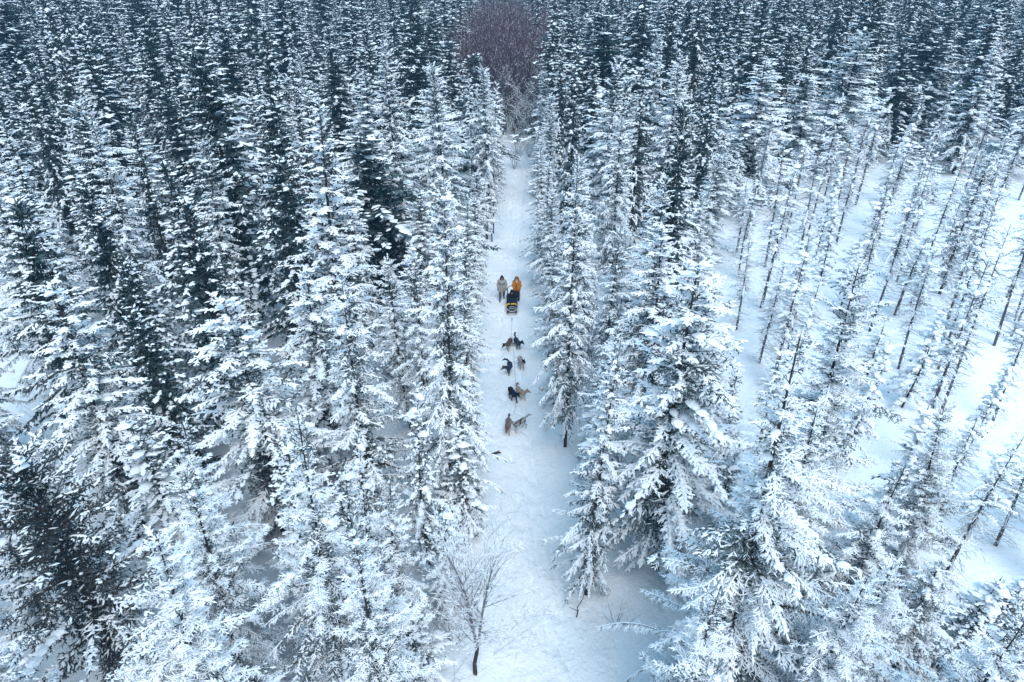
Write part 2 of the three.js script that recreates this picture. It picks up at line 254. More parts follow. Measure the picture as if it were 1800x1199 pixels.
const spread = (n, el, len, r, s) => { const R = rng(s); return Array.from({ length: n }, (_, i) => [i * 2.4 + R(), el + (R() - 0.5) * 0.4, len * (0.7 + 0.5 * R()), r]); };
PROTO.plum = [1, 2, 3].map((s) => leafless(100 + s, { color: 'plum', H: 9, R: 2.4, stems: spread(3, 1.25, 7.5, 0.07, s), wig: 0.22, sag: 0.02, frost: 0.11, levels: 2, clear: 0.2, kids: [2, 2, 0], rise: 1.0 }));
PROTO.arch = [1, 2].map((s) => leafless(120 + s, { color: 'birch', H: 6, R: 3, stems: spread(6, 1.1, 6, 0.045, s), wig: 0.16, sag: -0.09, frost: 0.95, levels: 2, clear: 0.25, kids: [1, 2, 0], rise: 0.7 }));
PROTO.bush = [1, 2, 3].map((s) => leafless(140 + s, { color: 'brown', H: 3, R: 1.4, stems: spread(6, 1.1, 2.6, 0.018, s), wig: 0.3, sag: 0, frost: 0.6, levels: 2, clear: 0.15, kids: [1, 1, 0], rise: 0.8 }));

// ------------------------------------------------------------------ where everything stands: [kind, x, metres ahead, height, radius]
const STAND = [];
const stand = (kind, x, d, h, r, special) => { STAND.push({ kind, x, d, h, r, special }); };
// left of the trail
for (const a of [['mid', -1.9, 48, 12.3, 1.7], ['mid', -5.2, 46.1, 12.5, 1.7], ['mid', -8.2, 47.4, 14.3, 1.9], ['dark', -8.2, 62, 16, 2.9], ['big', -2.3, 18.5, 13.2, 1.55], ['mid', -4.6, 24.9, 8.6, 1.2], ['mid', -3.8, 24.1, 9.1, 1.2],
  ['mid', -3.6, 30.8, 5.8, 0.9], ['young', -2.9, 16.8, 7.5, 0.95], ['young', -4.3, 14.7, 7.4, 0.75], ['mid', -5.1, 35.9, 7.5, 1.5], ['spire', -8.6, 33.2, 12.9, 1.4], ['dark', -15, 35.9, 15, 3.3], ['dark', -25, 50.9, 15, 2],
  ['big', -8.7, 18.8, 10.1, 2.7], ['big', -7.4, 21.8, 9.7, 2.2], ['big', -5.3, 18.9, 10.8, 1.7], ['big', -14, 18.9, 10.6, 2.2], ['dark', -22, 35.9, 11.4, 2], ['young', -12.1, 17.6, 6.3, 1.6], ['cedar', -12.0, 13.2, 8.2, 3.1],
  ['hero', -6.5, 8.8, 10, 1.9], ['hero', -4.4, 11.3, 10.5, 1.8], ['hero', -3.0, 9.1, 9.8, 1.5], ['hero', -4.9, 7.4, 8.6, 1.5], ['hero', -7.6, 11.8, 9, 1.7], ['hero', -7.6, 8.8, 7.6, 1.5], ['hero', -3.4, 13.6, 7, 1.4], ['hero', -8.9, 14.6, 8.5, 1.7], ['young', -6.2, 15.4, 7, 1.4], ['young', -7.0, 17, 4.5, 1.6], ['young', -6.2, 14.4, 5.5, 1.5],  ['young', -5.2, 16.4, 5, 1.3], ['dark', -17.8, 23.5, 11.5, 2], ['dark', -31, 47, 12, 1.9], ['mid', -13.7, 47.4, 13.2, 1.8],
  ['spire', -17.7, 61, 13.4, 1.2], ['spire', -33.7, 102.8, 13, 1.3], ['spire', -36.6, 100.6, 13, 1.3], ['spire', -47.4, 98, 13, 1.3], ['spire', -56.5, 102.8, 13, 1.3], ['spire', -61.7, 94.6, 13, 1.3], ['spire', -55.1, 90.2, 13, 1.3],
  ['spire', -40.3, 75.7, 13, 1.3], ['spire', -25.8, 101.7, 13, 1.3], ['spire', -16.4, 77.6, 13, 1.3], ['spire', -16.1, 49.9, 12, 1.2], ['mid', -7.6, 32.2, 10, 1.5], ['dark', -17.2, 27.2, 11, 1.8], ['dark', -11.9, 24.3, 11.4, 2], ['dark', -12.7, 21, 8.6, 1.7],
  // right of the trail
  ['mid', 2.35, 23.7, 12.8, 1.35], ['spire', 3.9, 61, 12.5, 1.15], ['spire', 4.1, 46.3, 14, 1.35], ['big', 5.1, 16.8, 12, 2.8], ['mid', 2.55, 15.9, 10.4, 1.2], ['mid', 3.3, 18.4, 9.1, 1.2], ['dark', 7.5, 30.2, 13.2, 1.7], ['mid', 6.4, 39.3, 11.1, 1.7],
  ['big', 5.6, 22.4, 10.4, 2.4], ['olive', 5.4, 11, 12.7, 2.7], ['hero', 9.2, 16.3, 11.5, 2.5], ['laden', 18.7, 26.7, 5.5, 0.95], ['laden', 13.5, 17.8, 5.9, 1.1], ['hero', 6.9, 9.6, 8, 1.6], ['hero', 8.6, 10.9, 7, 1.5], ['big', 10.8, 12.2, 5.5, 1.3],
  ['hero', 3.9, 9.3, 8.2, 1.7], ['hero', 11.2, 9.4, 6.5, 1.5], ['young', 12.8, 12.6, 4.5, 1.3], ['hero', 9.6, 13, 8, 1.7], ['hero', 12.6, 15.4, 7.6, 1.6], ['young', 14.6, 13.4, 3.6, 1.1], ['hero', 7.4, 13.4, 9, 1.8], ['dark', 23.1, 82.3, 14, 2], ['dark', 24.3, 66.4, 12.5, 2], ['dark', 42.7, 95.7, 14.4, 2.4], ['spire', 51.7, 98, 13, 1.4], ['dark', 50.5, 77.5, 14.8, 2.6], ['spire', 26.1, 69.2, 12.5, 1.5], ['mid', 10.6, 36.8, 7, 1.4],
  ['mid', 6.3, 27.8, 10.4, 1.6], ['mid', 4.3, 26.3, 9.2, 1.5], ['mid', 3.3, 28.6, 8.5, 1.2], ['young', 3.5, 21.3, 6.6, 1.2], ['mid', 3.9, 34.5, 9.5, 1.5], ['mid', 3.7, 37.5, 9, 1.3], ['mid', 27.2, 39, 9, 1.5], ['mid', 6.4, 43.7, 13, 1.8], ['mid', 11.5, 60, 13, 1.9],
  // the low trees that crowd both edges of the trail
  ['mid', -2.15, 28.6, 7.5, 1.2], ['mid', -2.3, 33.5, 8, 1.25], ['mid', -2.25, 37.2, 6.5, 1.2], ['mid', -2.3, 41.5, 7, 1.3], ['mid', -2.0, 25.6, 7, 1.1], ['young', -2.1, 22, 6, 1.1], ['mid', 1.95, 31, 7, 1.15], ['mid', 2.0, 35.8, 7.5, 1.2], ['mid', 2.1, 40.5, 8, 1.3], ['mid', 2.05, 27, 6, 1.1],
  ['mid', 2.0, 44, 8, 1.3], ['mid', 2.6, 49, 9, 1.4], ['mid', 3.0, 55, 9, 1.5], ['mid', -1.6, 57, 9, 1.4], ['mid', -1.2, 62, 8, 1.2], ['young', -2.0, 15.2, 4.6, 1.1], ['young', -2.9, 12.4, 4, 1.1], ['young', -1.75, 17.7, 5.5, 1.15], ['young', -1.85, 20.4, 6, 1.1], ['hero', -3.7, 11.4, 6.4, 1.4], ['mid', 2.9, 68, 9, 1.5], ['mid', -2.3, 69, 8.5, 1.4], ['mid', 3.3, 74, 8, 1.4], ['mid', -2.9, 76, 8, 1.5], ['mid', 3.2, 61, 8, 1.3]]) stand(...a);
for (const a of [[17.7, 38.7, 10.5], [14.5, 30.8, 6.5], [22.0, 29.7, 9.4], [20.6, 26.6, 9.3], [14.7, 16, 6.8], [16.6, 19.5, 4.4], [22.6, 25.8, 7.1], [12.9, 30.2, 5.9], [12.7, 33.7, 5.3], [28, 33.2, 7.1], [17.8, 17.9, 4.8], [38, 66.4, 8], [21.7, 38.9, 7], [22.3, 48.5, 10.5]]) stand('thin', a[0], a[1], a[2], 0.75);
// thin bare poles on the trail's left edge
for (let i = 0; i < 11; i++) { const R = rng(700 + i); stand('pole', -1.15 - (i % 4) * 0.55 - R() * 0.5, 47.2 + i * 0.42 + R(), 9 + R() * 2.5, 0.7); }
// the rest of the forest
const clearing = (x, d) => { const edge = d < 14 ? 12.5 : d < 22 ? lerp(12.5, 10, (d - 14) / 8) : d < 32 ? 10 : lerp(10, 22, (d - 32) / 30); return sm(-1.5, 2.5, x - edge) * sm(70, 56, d); };
{
  const R = rng(4242), cell = 4, grid = new Map(), key = (x, d) => floor(x / cell) + ',' + floor(d / cell), put = (x, d, r) => { const k = key(x, d); if (!grid.has(k)) grid.set(k, []); grid.get(k).push([x, d, r]); };
  for (const t of STAND) put(t.x, t.d, t.r * 0.9);
  const clearOf = (x, d, r) => { for (let i = -1; i <= 1; i++) for (let j = -1; j <= 1; j++) for (const q of grid.get(key(x + i * cell, d + j * cell)) ?? []) if (hypot(q[0] - x, q[1] - d) < (q[2] + r) * 0.78) return false; return true; };
  const plumZone = (x, d) => (d > 62 && d < 80 && x > -5 && x < 3.4) || d > 76 && d < 150 && abs(x + 1.6) < 6.6 + (d - 76) * 0.03;
  for (let n = 0; n < 60000; n++) {
    const d = 7 + pow(R(), 0.62) * 223, wide = 0.82 * d + 16, x = (R() * 2 - 1) * wide, t = abs(x - trailX(d)), c = clearing(x, d), a = R(), b = R(), e = R();
    if (plumZone(x, d) && !(d > 84 && abs(x + 1.6) > 4.5 && R() < 0.5)) continue;
    if (hypot(x + 20, d - 21.5) < 2.2) continue; // gaps on the left where the ground shows
    if (d < 78 && t < trailHalf(d) + (d > 20 ? 0.4 : 0.8)) continue;
    if (x > 0 && x < 3.4 && d < 16) continue; // the open corner at the bottom right of the trail
    if (c > b) { // open ground with thin trees
      const r = a < 0.7 ? 0.85 : 1.1; if (R() < 0.35 || !clearOf(x, d, r * 2.05)) continue; put(x, d, r * 1.85);
      if (a < 0.7) stand('thin', x, d, 5 + 5 * e, 0.6 + 0.5 * R()); else stand(a < 0.82 ? 'laden' : a < 0.95 ? 'young' : 'mid', x, d, a < 0.82 || a > 0.95 ? 3 + 4 * e : 1.2 + 3 * e, 0.6 + 0.6 * R());
      continue;
    }
    const big = 1.2 + 0.25 * sm(20, 32, d) + 0.6 * sm(32, 80, d);
    const wet = x < -8 && d < 30 ? 0.25 : 0, far = sm(50, 85, d), darkness = clamp(0.15 + 0.8 * far + wet + 0.34 * sm(0, -18, x) * sm(20, 32, d) + 0.2 * sm(36, 50, d) - 0.1 * sm(6, 16, x) * (1 - far) + 0.5 * (noise(x * 0.07, d * 0.07, 21) - 0.5));
    if (d > 20 && noise(x * 0.16, d * 0.16, 51) < 0.3 && R() < 0.6) continue;
    let kind = a < darkness * 0.62 ? 'dark' : a < darkness ? 'spire' : a < darkness + 0.12 ? 'young' : d < 13 ? 'hero' : d < 24 ? 'big' : 'mid';
    if (d < 13 && kind !== 'young') kind = 'hero';
    const small = kind === 'young', r = small ? 0.8 + 0.4 * e : SPEC[kind].R * (0.52 + 0.85 * e) * (kind === 'spire' ? 0.5 + 0.5 * big : big); if (!clearOf(x, d, r * (d < 26 ? 1.0 : 0.92))) continue;
    if (t < 2.6 && r > 1.5 || d < 42 && t < 1.4 + 0.65 * r || d < 14.5 && x > -4 && x < 0) continue;
    let h = small ? 3.2 + 4 * e : kind === 'hero' ? 6.5 + 3 * R() : (kind === 'spire' ? 9.5 : 7.5) + 5.5 * pow(R(), 0.8) + 2.6 * far; if (d > 16 && !small) h *= 0.72 + 0.52 * noise(x * 0.13, d * 0.13, 33); if (h > 10 && d < 15) h = 9.5;
    if (t < 3 && d < 30) h *= 0.8;
    put(x, d, r * 0.9); stand(small && d > 40 ? 'mid' : kind, x, d, h, r);
  }
  // plum-brown leafless thicket where the trail ends, and pale arching trees before it
  for (let n = 0; n < 900; n++) { const d = 79 + pow(R(), 1.3) * 62, x = -1.6 + (R() + R() + R() - 1.5) * (6.6 + (d - 76) * 0.04) * 1.15; if (!clearOf(x, d, 0.8)) continue; put(x, d, 0.9); stand('plum', x, d, 8 + 3.5 * R(), 2.4); }
  for (const [x, d, h] of [[0.4, 77, 6], [2.6, 79, 6.5], [4.2, 82, 7], [1.8, 71.5, 3], [0.2, 67, 2.6], [2.9, 74, 3.4], [0.6, 72.5, 3.2]]) stand('arch', x, d, h, 2.6 * h / 6.5);
  for (const [x, d, h] of [[4.2, 30.5, 4.2], [5.0, 31.5, 4], [-3.2, 20.5, 3.2], [-4.2, 21.3, 3], [-11.0, 26, 4], [-12.4, 25.2, 3.6], [-18.8, 21, 3.2], [-20.2, 23, 3], [-21.3, 21.4, 2.6], [9.6, 12.8, 2.6], [10.6, 14.2, 2.4], [-1.8, 13.9, 2.6], [-2.6, 44.5, 3.4], [-4, 42.6, 3.2], [3.4, 14.6, 1.5]]) stand('bush', x, d, h, 1.4 * h / 3);
}

// ------------------------------------------------------------------ planting
const SPRUCE = ['hero', 'olive', 'big', 'mid', 'spire', 'dark', 'young', 'laden', 'cedar'];
const CLASS = (k) => (SPRUCE.includes(k) ? 'spruce_tree' : k === 'thin' ? 'thin_conifer' : k === 'pole' ? 'pole_tree' : k === 'plum' ? 'leafless_tree' : k === 'arch' ? 'arching_tree' : 'bare_bush');
STAND.sort((a, b) => hypot(a.x, a.d) - hypot(b.x, b.d));
const MARKS = [[11, 'at the very bottom'], [14.2, 'level with the forked birch'], [17, 'level with the broken twig'], [20, 'just beyond the broken twig'], [22.5, 'just nearer than the lead dogs'], [26, 'level with the lead dogs'], [28.6, 'level with the running black dog'], [31, 'level with the half-hidden dog'],
  [33.6, 'level with the dogs nearest the sled'], [35.6, 'just ahead of the sled'], [37.2, 'level with the loaded sled'], [39.5, 'level with the walkers'], [42, 'just behind the walkers'], [45, 'well behind the walkers'], [48, 'just before the bare poles'], [52, 'level with the bare poles'], [56, 'just beyond the bare poles'],
  [61, 'beside the last open trail'], [67, 'near the far trail end'], [74, 'level with the arching bushes'], [1e9, 'beyond the end of the trail']];
const ORD = ['', 'first', 'second', 'third', 'fourth', 'fifth', 'sixth', 'seventh', 'eighth', 'ninth', 'tenth', 'eleventh', 'twelfth', 'thirteenth', 'fourteenth', 'fifteenth', 'sixteenth', 'seventeenth', 'eighteenth', 'nineteenth', 'twentieth', 'twenty-first', 'twenty-second', 'twenty-third', 'twenty-fourth', 'twenty-fifth', 'twenty-sixth', 'twenty-seventh', 'twenty-eighth', 'twenty-ninth', 'thirtieth'];
const LOOK = { hero: 'snow-crusted spruce', olive: 'tall snow-laden olive-tinted spruce', big: 'snow-laden spruce', mid: 'snowy spruce', spire: 'narrow dark spruce', dark: 'broad dark spruce', young: 'small white young spruce', laden: 'small cushion-laden spruce', cedar: 'wide dark bushy evergreen', thin: 'thin half-bare conifer', bush: 'bare twiggy bush' };
const GROUP = { spruce_tree: 'spruces of the snowy forest', thin_conifer: 'thin conifers of the clearing', pole_tree: 'bare poles on the left edge of the trail', leafless_tree: 'leafless thicket at the end of the trail', arching_tree: 'pale arching trees at the end of the trail', bare_bush: 'bare bushes under the trees' };
const CAT = { spruce_tree: 'spruce tree', thin_conifer: 'conifer', pole_tree: 'bare tree', leafless_tree: 'bare tree', arching_tree: 'bare tree', bare_bush: 'bush' };
const NAMED = { leafless_tree: 'plum-brown leafless tree in the thicket where the trail ends', };
const shown = (t) => { const u = t.x / (t.d * 0.863 + (EYE - t.h * 0.6) * 0.5), a = PITCH * PI / 180, top = t.h - EYE, dep = -top * sin(a) + t.d * cos(a), v = (top * cos(a) + t.d * sin(a)) / dep, dep0 = EYE * sin(a) + t.d * cos(a), v0 = (-EYE * cos(a) + t.d * sin(a)) / dep0; return abs(u) < 0.76 + t.r / dep0 && v > -0.51 && v0 < 0.52; };
const NUMBER = new Map(); for (const k of ['pole', 'arch']) STAND.filter((t) => t.kind === k).sort((a, b) => a.x / a.d - b.x / b.d).forEach((t, i) => NUMBER.set(t, ORD[i + 1]));
const placed = new Map(), extra = [], rows = new Map(), pick = rng(99);
let count = 0;
for (const t of STAND) {
  const cls = CLASS(t.kind), list = PROTO[t.kind], k = floor(pick() * list.length), proto = list[k], turn = pick() * 6.28, tilt = (pick() - 0.5) * (t.kind === 'thin' ? 0.14 : 0.1), tilt2 = (pick() - 0.5) * 0.1, sy = t.h / proto.userData.H, sx = t.r / proto.userData.R;
  if (!shown(t)) { if (!(abs(t.x) < 22 && t.d < 40)) continue; }
  const num = placed.get(cls) ?? 0, e = new THREE.Euler(tilt, turn, tilt2), y = gh(t.x, -t.d) - 0.05;
  const limit = cls === 'spruce_tree' ? 300 : cls === 'thin_conifer' ? 150 : 120;
  if (num >= limit) { extra.push({ proto, m: new THREE.Matrix4().compose(new THREE.Vector3(t.x, y, -t.d), new THREE.Quaternion().setFromEuler(e), new THREE.Vector3(sx, sy, sx)) }); continue; }
  placed.set(cls, num + 1);
  const o = proto.clone(); o.name = numbered(cls); o.userData = {}; o.position.set(t.x, y, -t.d); o.rotation.copy(e); o.scale.set(sx, sy, sx); scene.add(o); count++;
  t.o = o; t.cls = cls;
  const side = t.x < trailX(t.d) ? 'left' : 'right', mark = MARKS.findIndex((m) => t.d < m[0]), key = side + mark + t.kind;
  if (!rows.has(key)) rows.set(key, []); rows.get(key).push(t);
  t.side = side; t.mark = MARKS[mark][1];
}
for (const row of rows.values()) {
  row.sort((a, b) => abs(a.x - trailX(a.d)) - abs(b.x - trailX(b.d)));
  row.forEach((t, i) => tag(t.o, NAMED[t.cls] ?? (t.kind === 'pole' ? `thin bare pole tree, ${NUMBER.get(t)} from the left in the cluster left of the trail` : t.kind === 'arch' ? `pale arching bare tree, ${NUMBER.get(t)} from left across the trail's far end` : null) ?? `${row.length > 1 ? ORD[i + 1] + ' ' : ''}${LOOK[t.kind]} ${t.side} of the trail, ${t.mark}`, CAT[t.cls], GROUP[t.cls]));
}
{ // the far forest beyond the trees that can be told apart
  const g = thing('far_forest'); tag(g, 'far spruce forest merging into one dark snowy mass at the top', 'forest', null, 'stuff');
  const by = new Map(); for (const q of extra) { if (!by.has(q.proto)) by.set(q.proto, []); by.get(q.proto).push(q.m); }
  for (const [proto, ms] of by) for (const c of proto.children) { const im = new THREE.InstancedMesh(c.geometry, c.material, ms.length); ms.forEach((m, i) => im.setMatrixAt(i, m)); im.name = c.name; im.userData.kind = 'stuff'; im.castShadow = im.receiveShadow = true; g.add(im); }
  console.log('individual', count, JSON.stringify([...placed]), 'far', extra.length);
}
{ let t = 0; for (const l of Object.values(PROTO)) for (const p of l) t += p.userData.tris; console.log('prototype triangles', t, JSON.stringify(Object.fromEntries(Object.entries(PROTO).map(([k, l]) => [k, l[0].userData.tris])))); }

// ------------------------------------------------------------------ figures: joints with radii, joined by a smooth minimum and meshed
// a limb is [ax, ay, az, bx, by, bz, ra, rb, colour]
function skin(prims, cell, k) {
  const lo = [1e9, 1e9, 1e9], hi = [-1e9, -1e9, -1e9], pad = cell * 2.5;
  for (const p of prims) for (let a = 0; a < 3; a++) { lo[a] = min(lo[a], p[a] - p[6] - pad, p[a + 3] - p[7] - pad); hi[a] = max(hi[a], p[a] + p[6] + pad, p[a + 3] + p[7] + pad); }
  const n = [0, 1, 2].map((a) => Math.ceil((hi[a] - lo[a]) / cell) + 1), at = (i, j, l) => i + n[0] * (j + n[1] * l), f = new Float32Array(n[0] * n[1] * n[2]);
  const one = (p, x, y, z) => { const ux = p[3] - p[0], uy = p[4] - p[1], uz = p[5] - p[2], vx = x - p[0], vy = y - p[1], vz = z - p[2], t = clamp((ux * vx + uy * vy + uz * vz) / (ux * ux + uy * uy + uz * uz || 1)); return hypot(vx - ux * t, vy - uy * t, vz - uz * t) - lerp(p[6], p[7], t); };
  const value = (x, y, z) => { let d = 1e3; for (const p of prims) { const e = one(p, x, y, z), h = max(k - abs(d - e), 0) / k; d = min(d, e) - h * h * k * 0.25; } return d; };
  for (let l = 0; l < n[2]; l++) for (let j = 0; j < n[1]; j++) for (let i = 0; i < n[0]; i++) f[at(i, j, l)] = value(lo[0] + i * cell, lo[1] + j * cell, lo[2] + l * cell);
  const vid = new Map(), pos = [], col = [], idx = [];
  const vert = (i, j, l) => {
    const key = at(i, j, l); if (vid.has(key)) return vid.get(key);
    let sx = 0, sy = 0, sz = 0, c = 0; const edge = (i0, j0, l0, i1, j1, l1) => { const a = f[at(i0, j0, l0)], b = f[at(i1, j1, l1)]; if ((a < 0) !== (b < 0)) { const t = a / (a - b); sx += lerp(i0, i1, t); sy += lerp(j0, j1, t); sz += lerp(l0, l1, t); c++; } };
    for (let a = 0; a < 2; a++) for (let b = 0; b < 2; b++) { edge(i, j + a, l + b, i + 1, j + a, l + b); edge(i + a, j, l + b, i + a, j + 1, l + b); edge(i + a, j + b, l, i + a, j + b, l + 1); }
    const x = lo[0] + sx / c * cell, y = lo[1] + sy / c * cell, z = lo[2] + sz / c * cell; let best = 1e9, C = [1, 1, 1]; for (const p of prims) { const e = one(p, x, y, z); if (e < best) { best = e; C = p[8] ?? C; } }
    if (typeof C === 'function') C = C(x, y, z);
    pos.push(x, y, z); col.push(...C); vid.set(key, pos.length / 3 - 1); return pos.length / 3 - 1;
  };
  const quad = (flip, a, b, c, d) => (flip ? idx.push(a, c, b, a, d, c) : idx.push(a, b, c, a, c, d));
  for (let l = 1; l < n[2] - 1; l++) for (let j = 1; j < n[1] - 1; j++) for (let i = 1; i < n[0] - 1; i++) {
    const s = f[at(i, j, l)] < 0;
    if (s !== f[at(i + 1, j, l)] < 0) quad(!s, vert(i, j - 1, l - 1), vert(i, j, l - 1), vert(i, j, l), vert(i, j - 1, l));
    if (s !== f[at(i, j + 1, l)] < 0) quad(!s, vert(i - 1, j, l - 1), vert(i - 1, j, l), vert(i, j, l), vert(i, j, l - 1));
    if (s !== f[at(i, j, l + 1)] < 0) quad(!s, vert(i - 1, j - 1, l), vert(i, j - 1, l), vert(i, j, l), vert(i - 1, j, l));
  }
  const g = new THREE.BufferGeometry(); g.setAttribute('position', new THREE.Float32BufferAttribute(pos, 3)); g.setAttribute('color', new THREE.Float32BufferAttribute(col, 3)); g.setIndex(idx); g.computeVertexNormals(); return g;
}
const cloth = mat(lin(1, 1, 1), 0.9, { vertexColors: true }), leatherM = mat(lin(1, 1, 1), 0.6, { vertexColors: true });
const dot = (list) => mergeGeometries(list.map(([x, y, z, r]) => new THREE.SphereGeometry(r, 8, 6).translate(x, y, z)));
const rope = (pts, r, sides = 5) => new THREE.TubeGeometry(new THREE.CatmullRomCurve3(pts.map((p) => new THREE.Vector3(...p))), max(8, pts.length * 6), r, sides);
const onTrail = (x, d) => trailH(x, d, x - trailX(d));

// a hand with its palm from wrist towards w + dir; five unequal fingers bent round towards `curl`
function hand(w, dir, curl, thumbSide, grow, C, bent) {
  const D = new THREE.Vector3(...dir).normalize(), U = new THREE.Vector3(...curl).normalize(), S = new THREE.Vector3().crossVectors(D, U).normalize(), V = new THREE.Vector3(...w), out = [];
  const P = (a, s, u) => V.clone().addScaledVector(D, a).addScaledVector(S, s).addScaledVector(U, u), cap = (a, b, ra, rb) => out.push([a.x, a.y, a.z, b.x, b.y, b.z, ra + grow, rb + grow, C]);
  for (const s of [-0.022, 0, 0.022]) cap(P(0, s * 0.7, 0), P(0.085, s, 0), 0.018, 0.015);
  [[-0.031, 0.062], [-0.0105, 0.075], [0.0105, 0.08], [0.031, 0.07]].forEach(([s, l], i) => { const a = P(0.088, s, 0.002), b = P(0.088 + l * 0.5 * cos(bent * 0.6), s * 1.08, l * 0.5 * sin(bent * 0.6)), c = P(0.088 + l * (0.5 * cos(bent * 0.6) + 0.5 * cos(bent * 1.5)), s * 1.1, l * (0.5 * sin(bent * 0.6) + 0.5 * sin(bent * 1.5))); cap(a, b, 0.0095, 0.009); cap(b, c, 0.009, 0.0075); });
  const t = thumbSide; cap(P(0.02, 0.026 * t, 0.004), P(0.055, 0.05 * t, 0.016), 0.013, 0.011); cap(P(0.055, 0.05 * t, 0.016), P(0.085, 0.056 * t, 0.026), 0.011, 0.009);
  return out;
}
function person(label, x, d, turn, J, look, liftY = 0) {
  const o = thing('person', x, onTrail(x, d) + liftY, -d, turn), FLESH = look.skin, seg = (a, b, ra, rb, c) => [...a, ...b, ra, rb, c], off = (a, v) => a.map((q, i) => q + v[i]);
  o.scale.setScalar(0.94); tag(o, label, 'person');
  const { hd, nk, ch, pl, sh, el, wr, hp, kn, an, toe, fdir, hdir, hcurl } = J;
  const F = (v) => { const [a, b] = [sin(J.headTilt ?? 0), cos(J.headTilt ?? 0)]; return [hd[0] + v[0], hd[1] + v[1] * b - v[2] * a, hd[2] + v[2] * b + v[1] * a]; }; // head tilted forward
  const body = [seg(pl, ch, 0.135, 0.15, FLESH), seg(off(pl, [-0.06, 0, 0]), off(pl, [0.06, 0, 0]), 0.12, 0.12, FLESH), seg(ch, nk, 0.1, 0.06, FLESH), seg(nk, hd, 0.055, 0.055, FLESH)];
  for (const i of [0, 1]) body.push(seg(ch, sh[i], 0.09, 0.065, FLESH), seg(sh[i], el[i], 0.055, 0.042, FLESH), seg(el[i], wr[i], 0.042, 0.028, FLESH), seg(hp[i], kn[i], 0.085, 0.055, FLESH), seg(kn[i], an[i], 0.055, 0.038, FLESH), seg(an[i], toe[i], 0.04, 0.03, FLESH));
  const head = [[F([0, 0.03, -0.02]), F([0, 0.02, 0.02]), 0.095, 0.09], [F([0, -0.05, 0.03]), F([0, -0.075, 0.055]), 0.065, 0.045], [F([0, 0.015, 0.1]), F([0, -0.02, 0.122]), 0.012, 0.016], [F([0, -0.055, 0.098]), F([0.018, -0.055, 0.094]), 0.012, 0.009], [F([0, -0.055, 0.098]), F([-0.018, -0.055, 0.094]), 0.012, 0.009], [F([0.092, 0.0, -0.01]), F([0.097, -0.035, -0.005]), 0.014, 0.01], [F([-0.092, 0.0, -0.01]), F([-0.097, -0.035, -0.005]), 0.014, 0.01]].map((p, i) => seg(...p, i === 3 || i === 4 ? [0.35, 0.12, 0.1] : FLESH));
  const hands = [0, 1].flatMap((i) => hand(wr[i], hdir[i], hcurl[i], i ? -1 : 1, 0, FLESH, J.bent ?? 0.5));
  part('body', mergeGeometries([skin(body, 0.014, 0.04), skin(head, 0.006, 0.02), skin(hands.slice(0, 13), 0.004, 0.006), skin(hands.slice(13), 0.004, 0.006)]), cloth, o);
  part('eyes', dot([[...F([0.034, 0.012, 0.087]), 0.012], [...F([-0.034, 0.012, 0.087]), 0.012]]), mat(lin(0.02, 0.02, 0.02), 0.3), o);
  const C = look.coat, coat = [seg(pl, ch, 0.185, 0.195, C), seg(off(pl, [-0.08, 0, 0]), off(pl, [0.08, 0, 0]), 0.165, 0.165, C), seg(ch, off(nk, [0, -0.02, 0]), 0.14, 0.095, C)];
  for (const i of [0, 1]) { coat.push(seg(ch, sh[i], 0.12, 0.1, C), seg(sh[i], el[i], 0.095, 0.078, C), seg(el[i], wr[i], 0.078, 0.058, C), seg(off(hp[i], [0, 0, 0]), [lerp(hp[i][0], kn[i][0], look.skirt), lerp(hp[i][1], kn[i][1], look.skirt), lerp(hp[i][2], kn[i][2], look.skirt)], 0.15, 0.155, (a, b) => (b < (look.hemY ?? -9) ? look.hem : C))); }
  const cg = skin(coat, 0.016, 0.06); part('parka', cg, cloth, o);
  const tr = []; for (const i of [0, 1]) tr.push(seg(hp[i], kn[i], 0.108, 0.088, look.trousers), seg(kn[i], [lerp(kn[i][0], an[i][0], 0.8), lerp(kn[i][1], an[i][1], 0.8), lerp(kn[i][2], an[i][2], 0.8)], 0.088, 0.072, look.trousers)); part('trousers', skin(tr, 0.016, 0.03), cloth, o);
  for (const i of [0, 1]) {
    part('boot', skin([seg([lerp(kn[i][0], an[i][0], 0.62), lerp(kn[i][1], an[i][1], 0.62), lerp(kn[i][2], an[i][2], 0.62)], an[i], 0.075, 0.062, look.boots), seg(an[i], toe[i], 0.062, 0.05, look.boots), seg(off(an[i], [0, -0.035, 0]), off(toe[i], [0, -0.012, 0.02]), 0.045, 0.04, look.boots.map((c) => c * 0.35))], 0.012, 0.03), leatherM, o);
    part('glove', skin([...hand(wr[i], hdir[i], hcurl[i], i ? -1 : 1, 0.004, look.gloves, J.bent ?? 0.5), seg(off(wr[i], [0, 0, 0]), [lerp(wr[i][0], el[i][0], 0.3), lerp(wr[i][1], el[i][1], 0.3), lerp(wr[i][2], el[i][2], 0.3)], 0.04, 0.05, look.gloves)], 0.005, 0.008), leatherM, o);
  }
  return { o, F, seg };
}
const DOWN = [0, -1, 0];
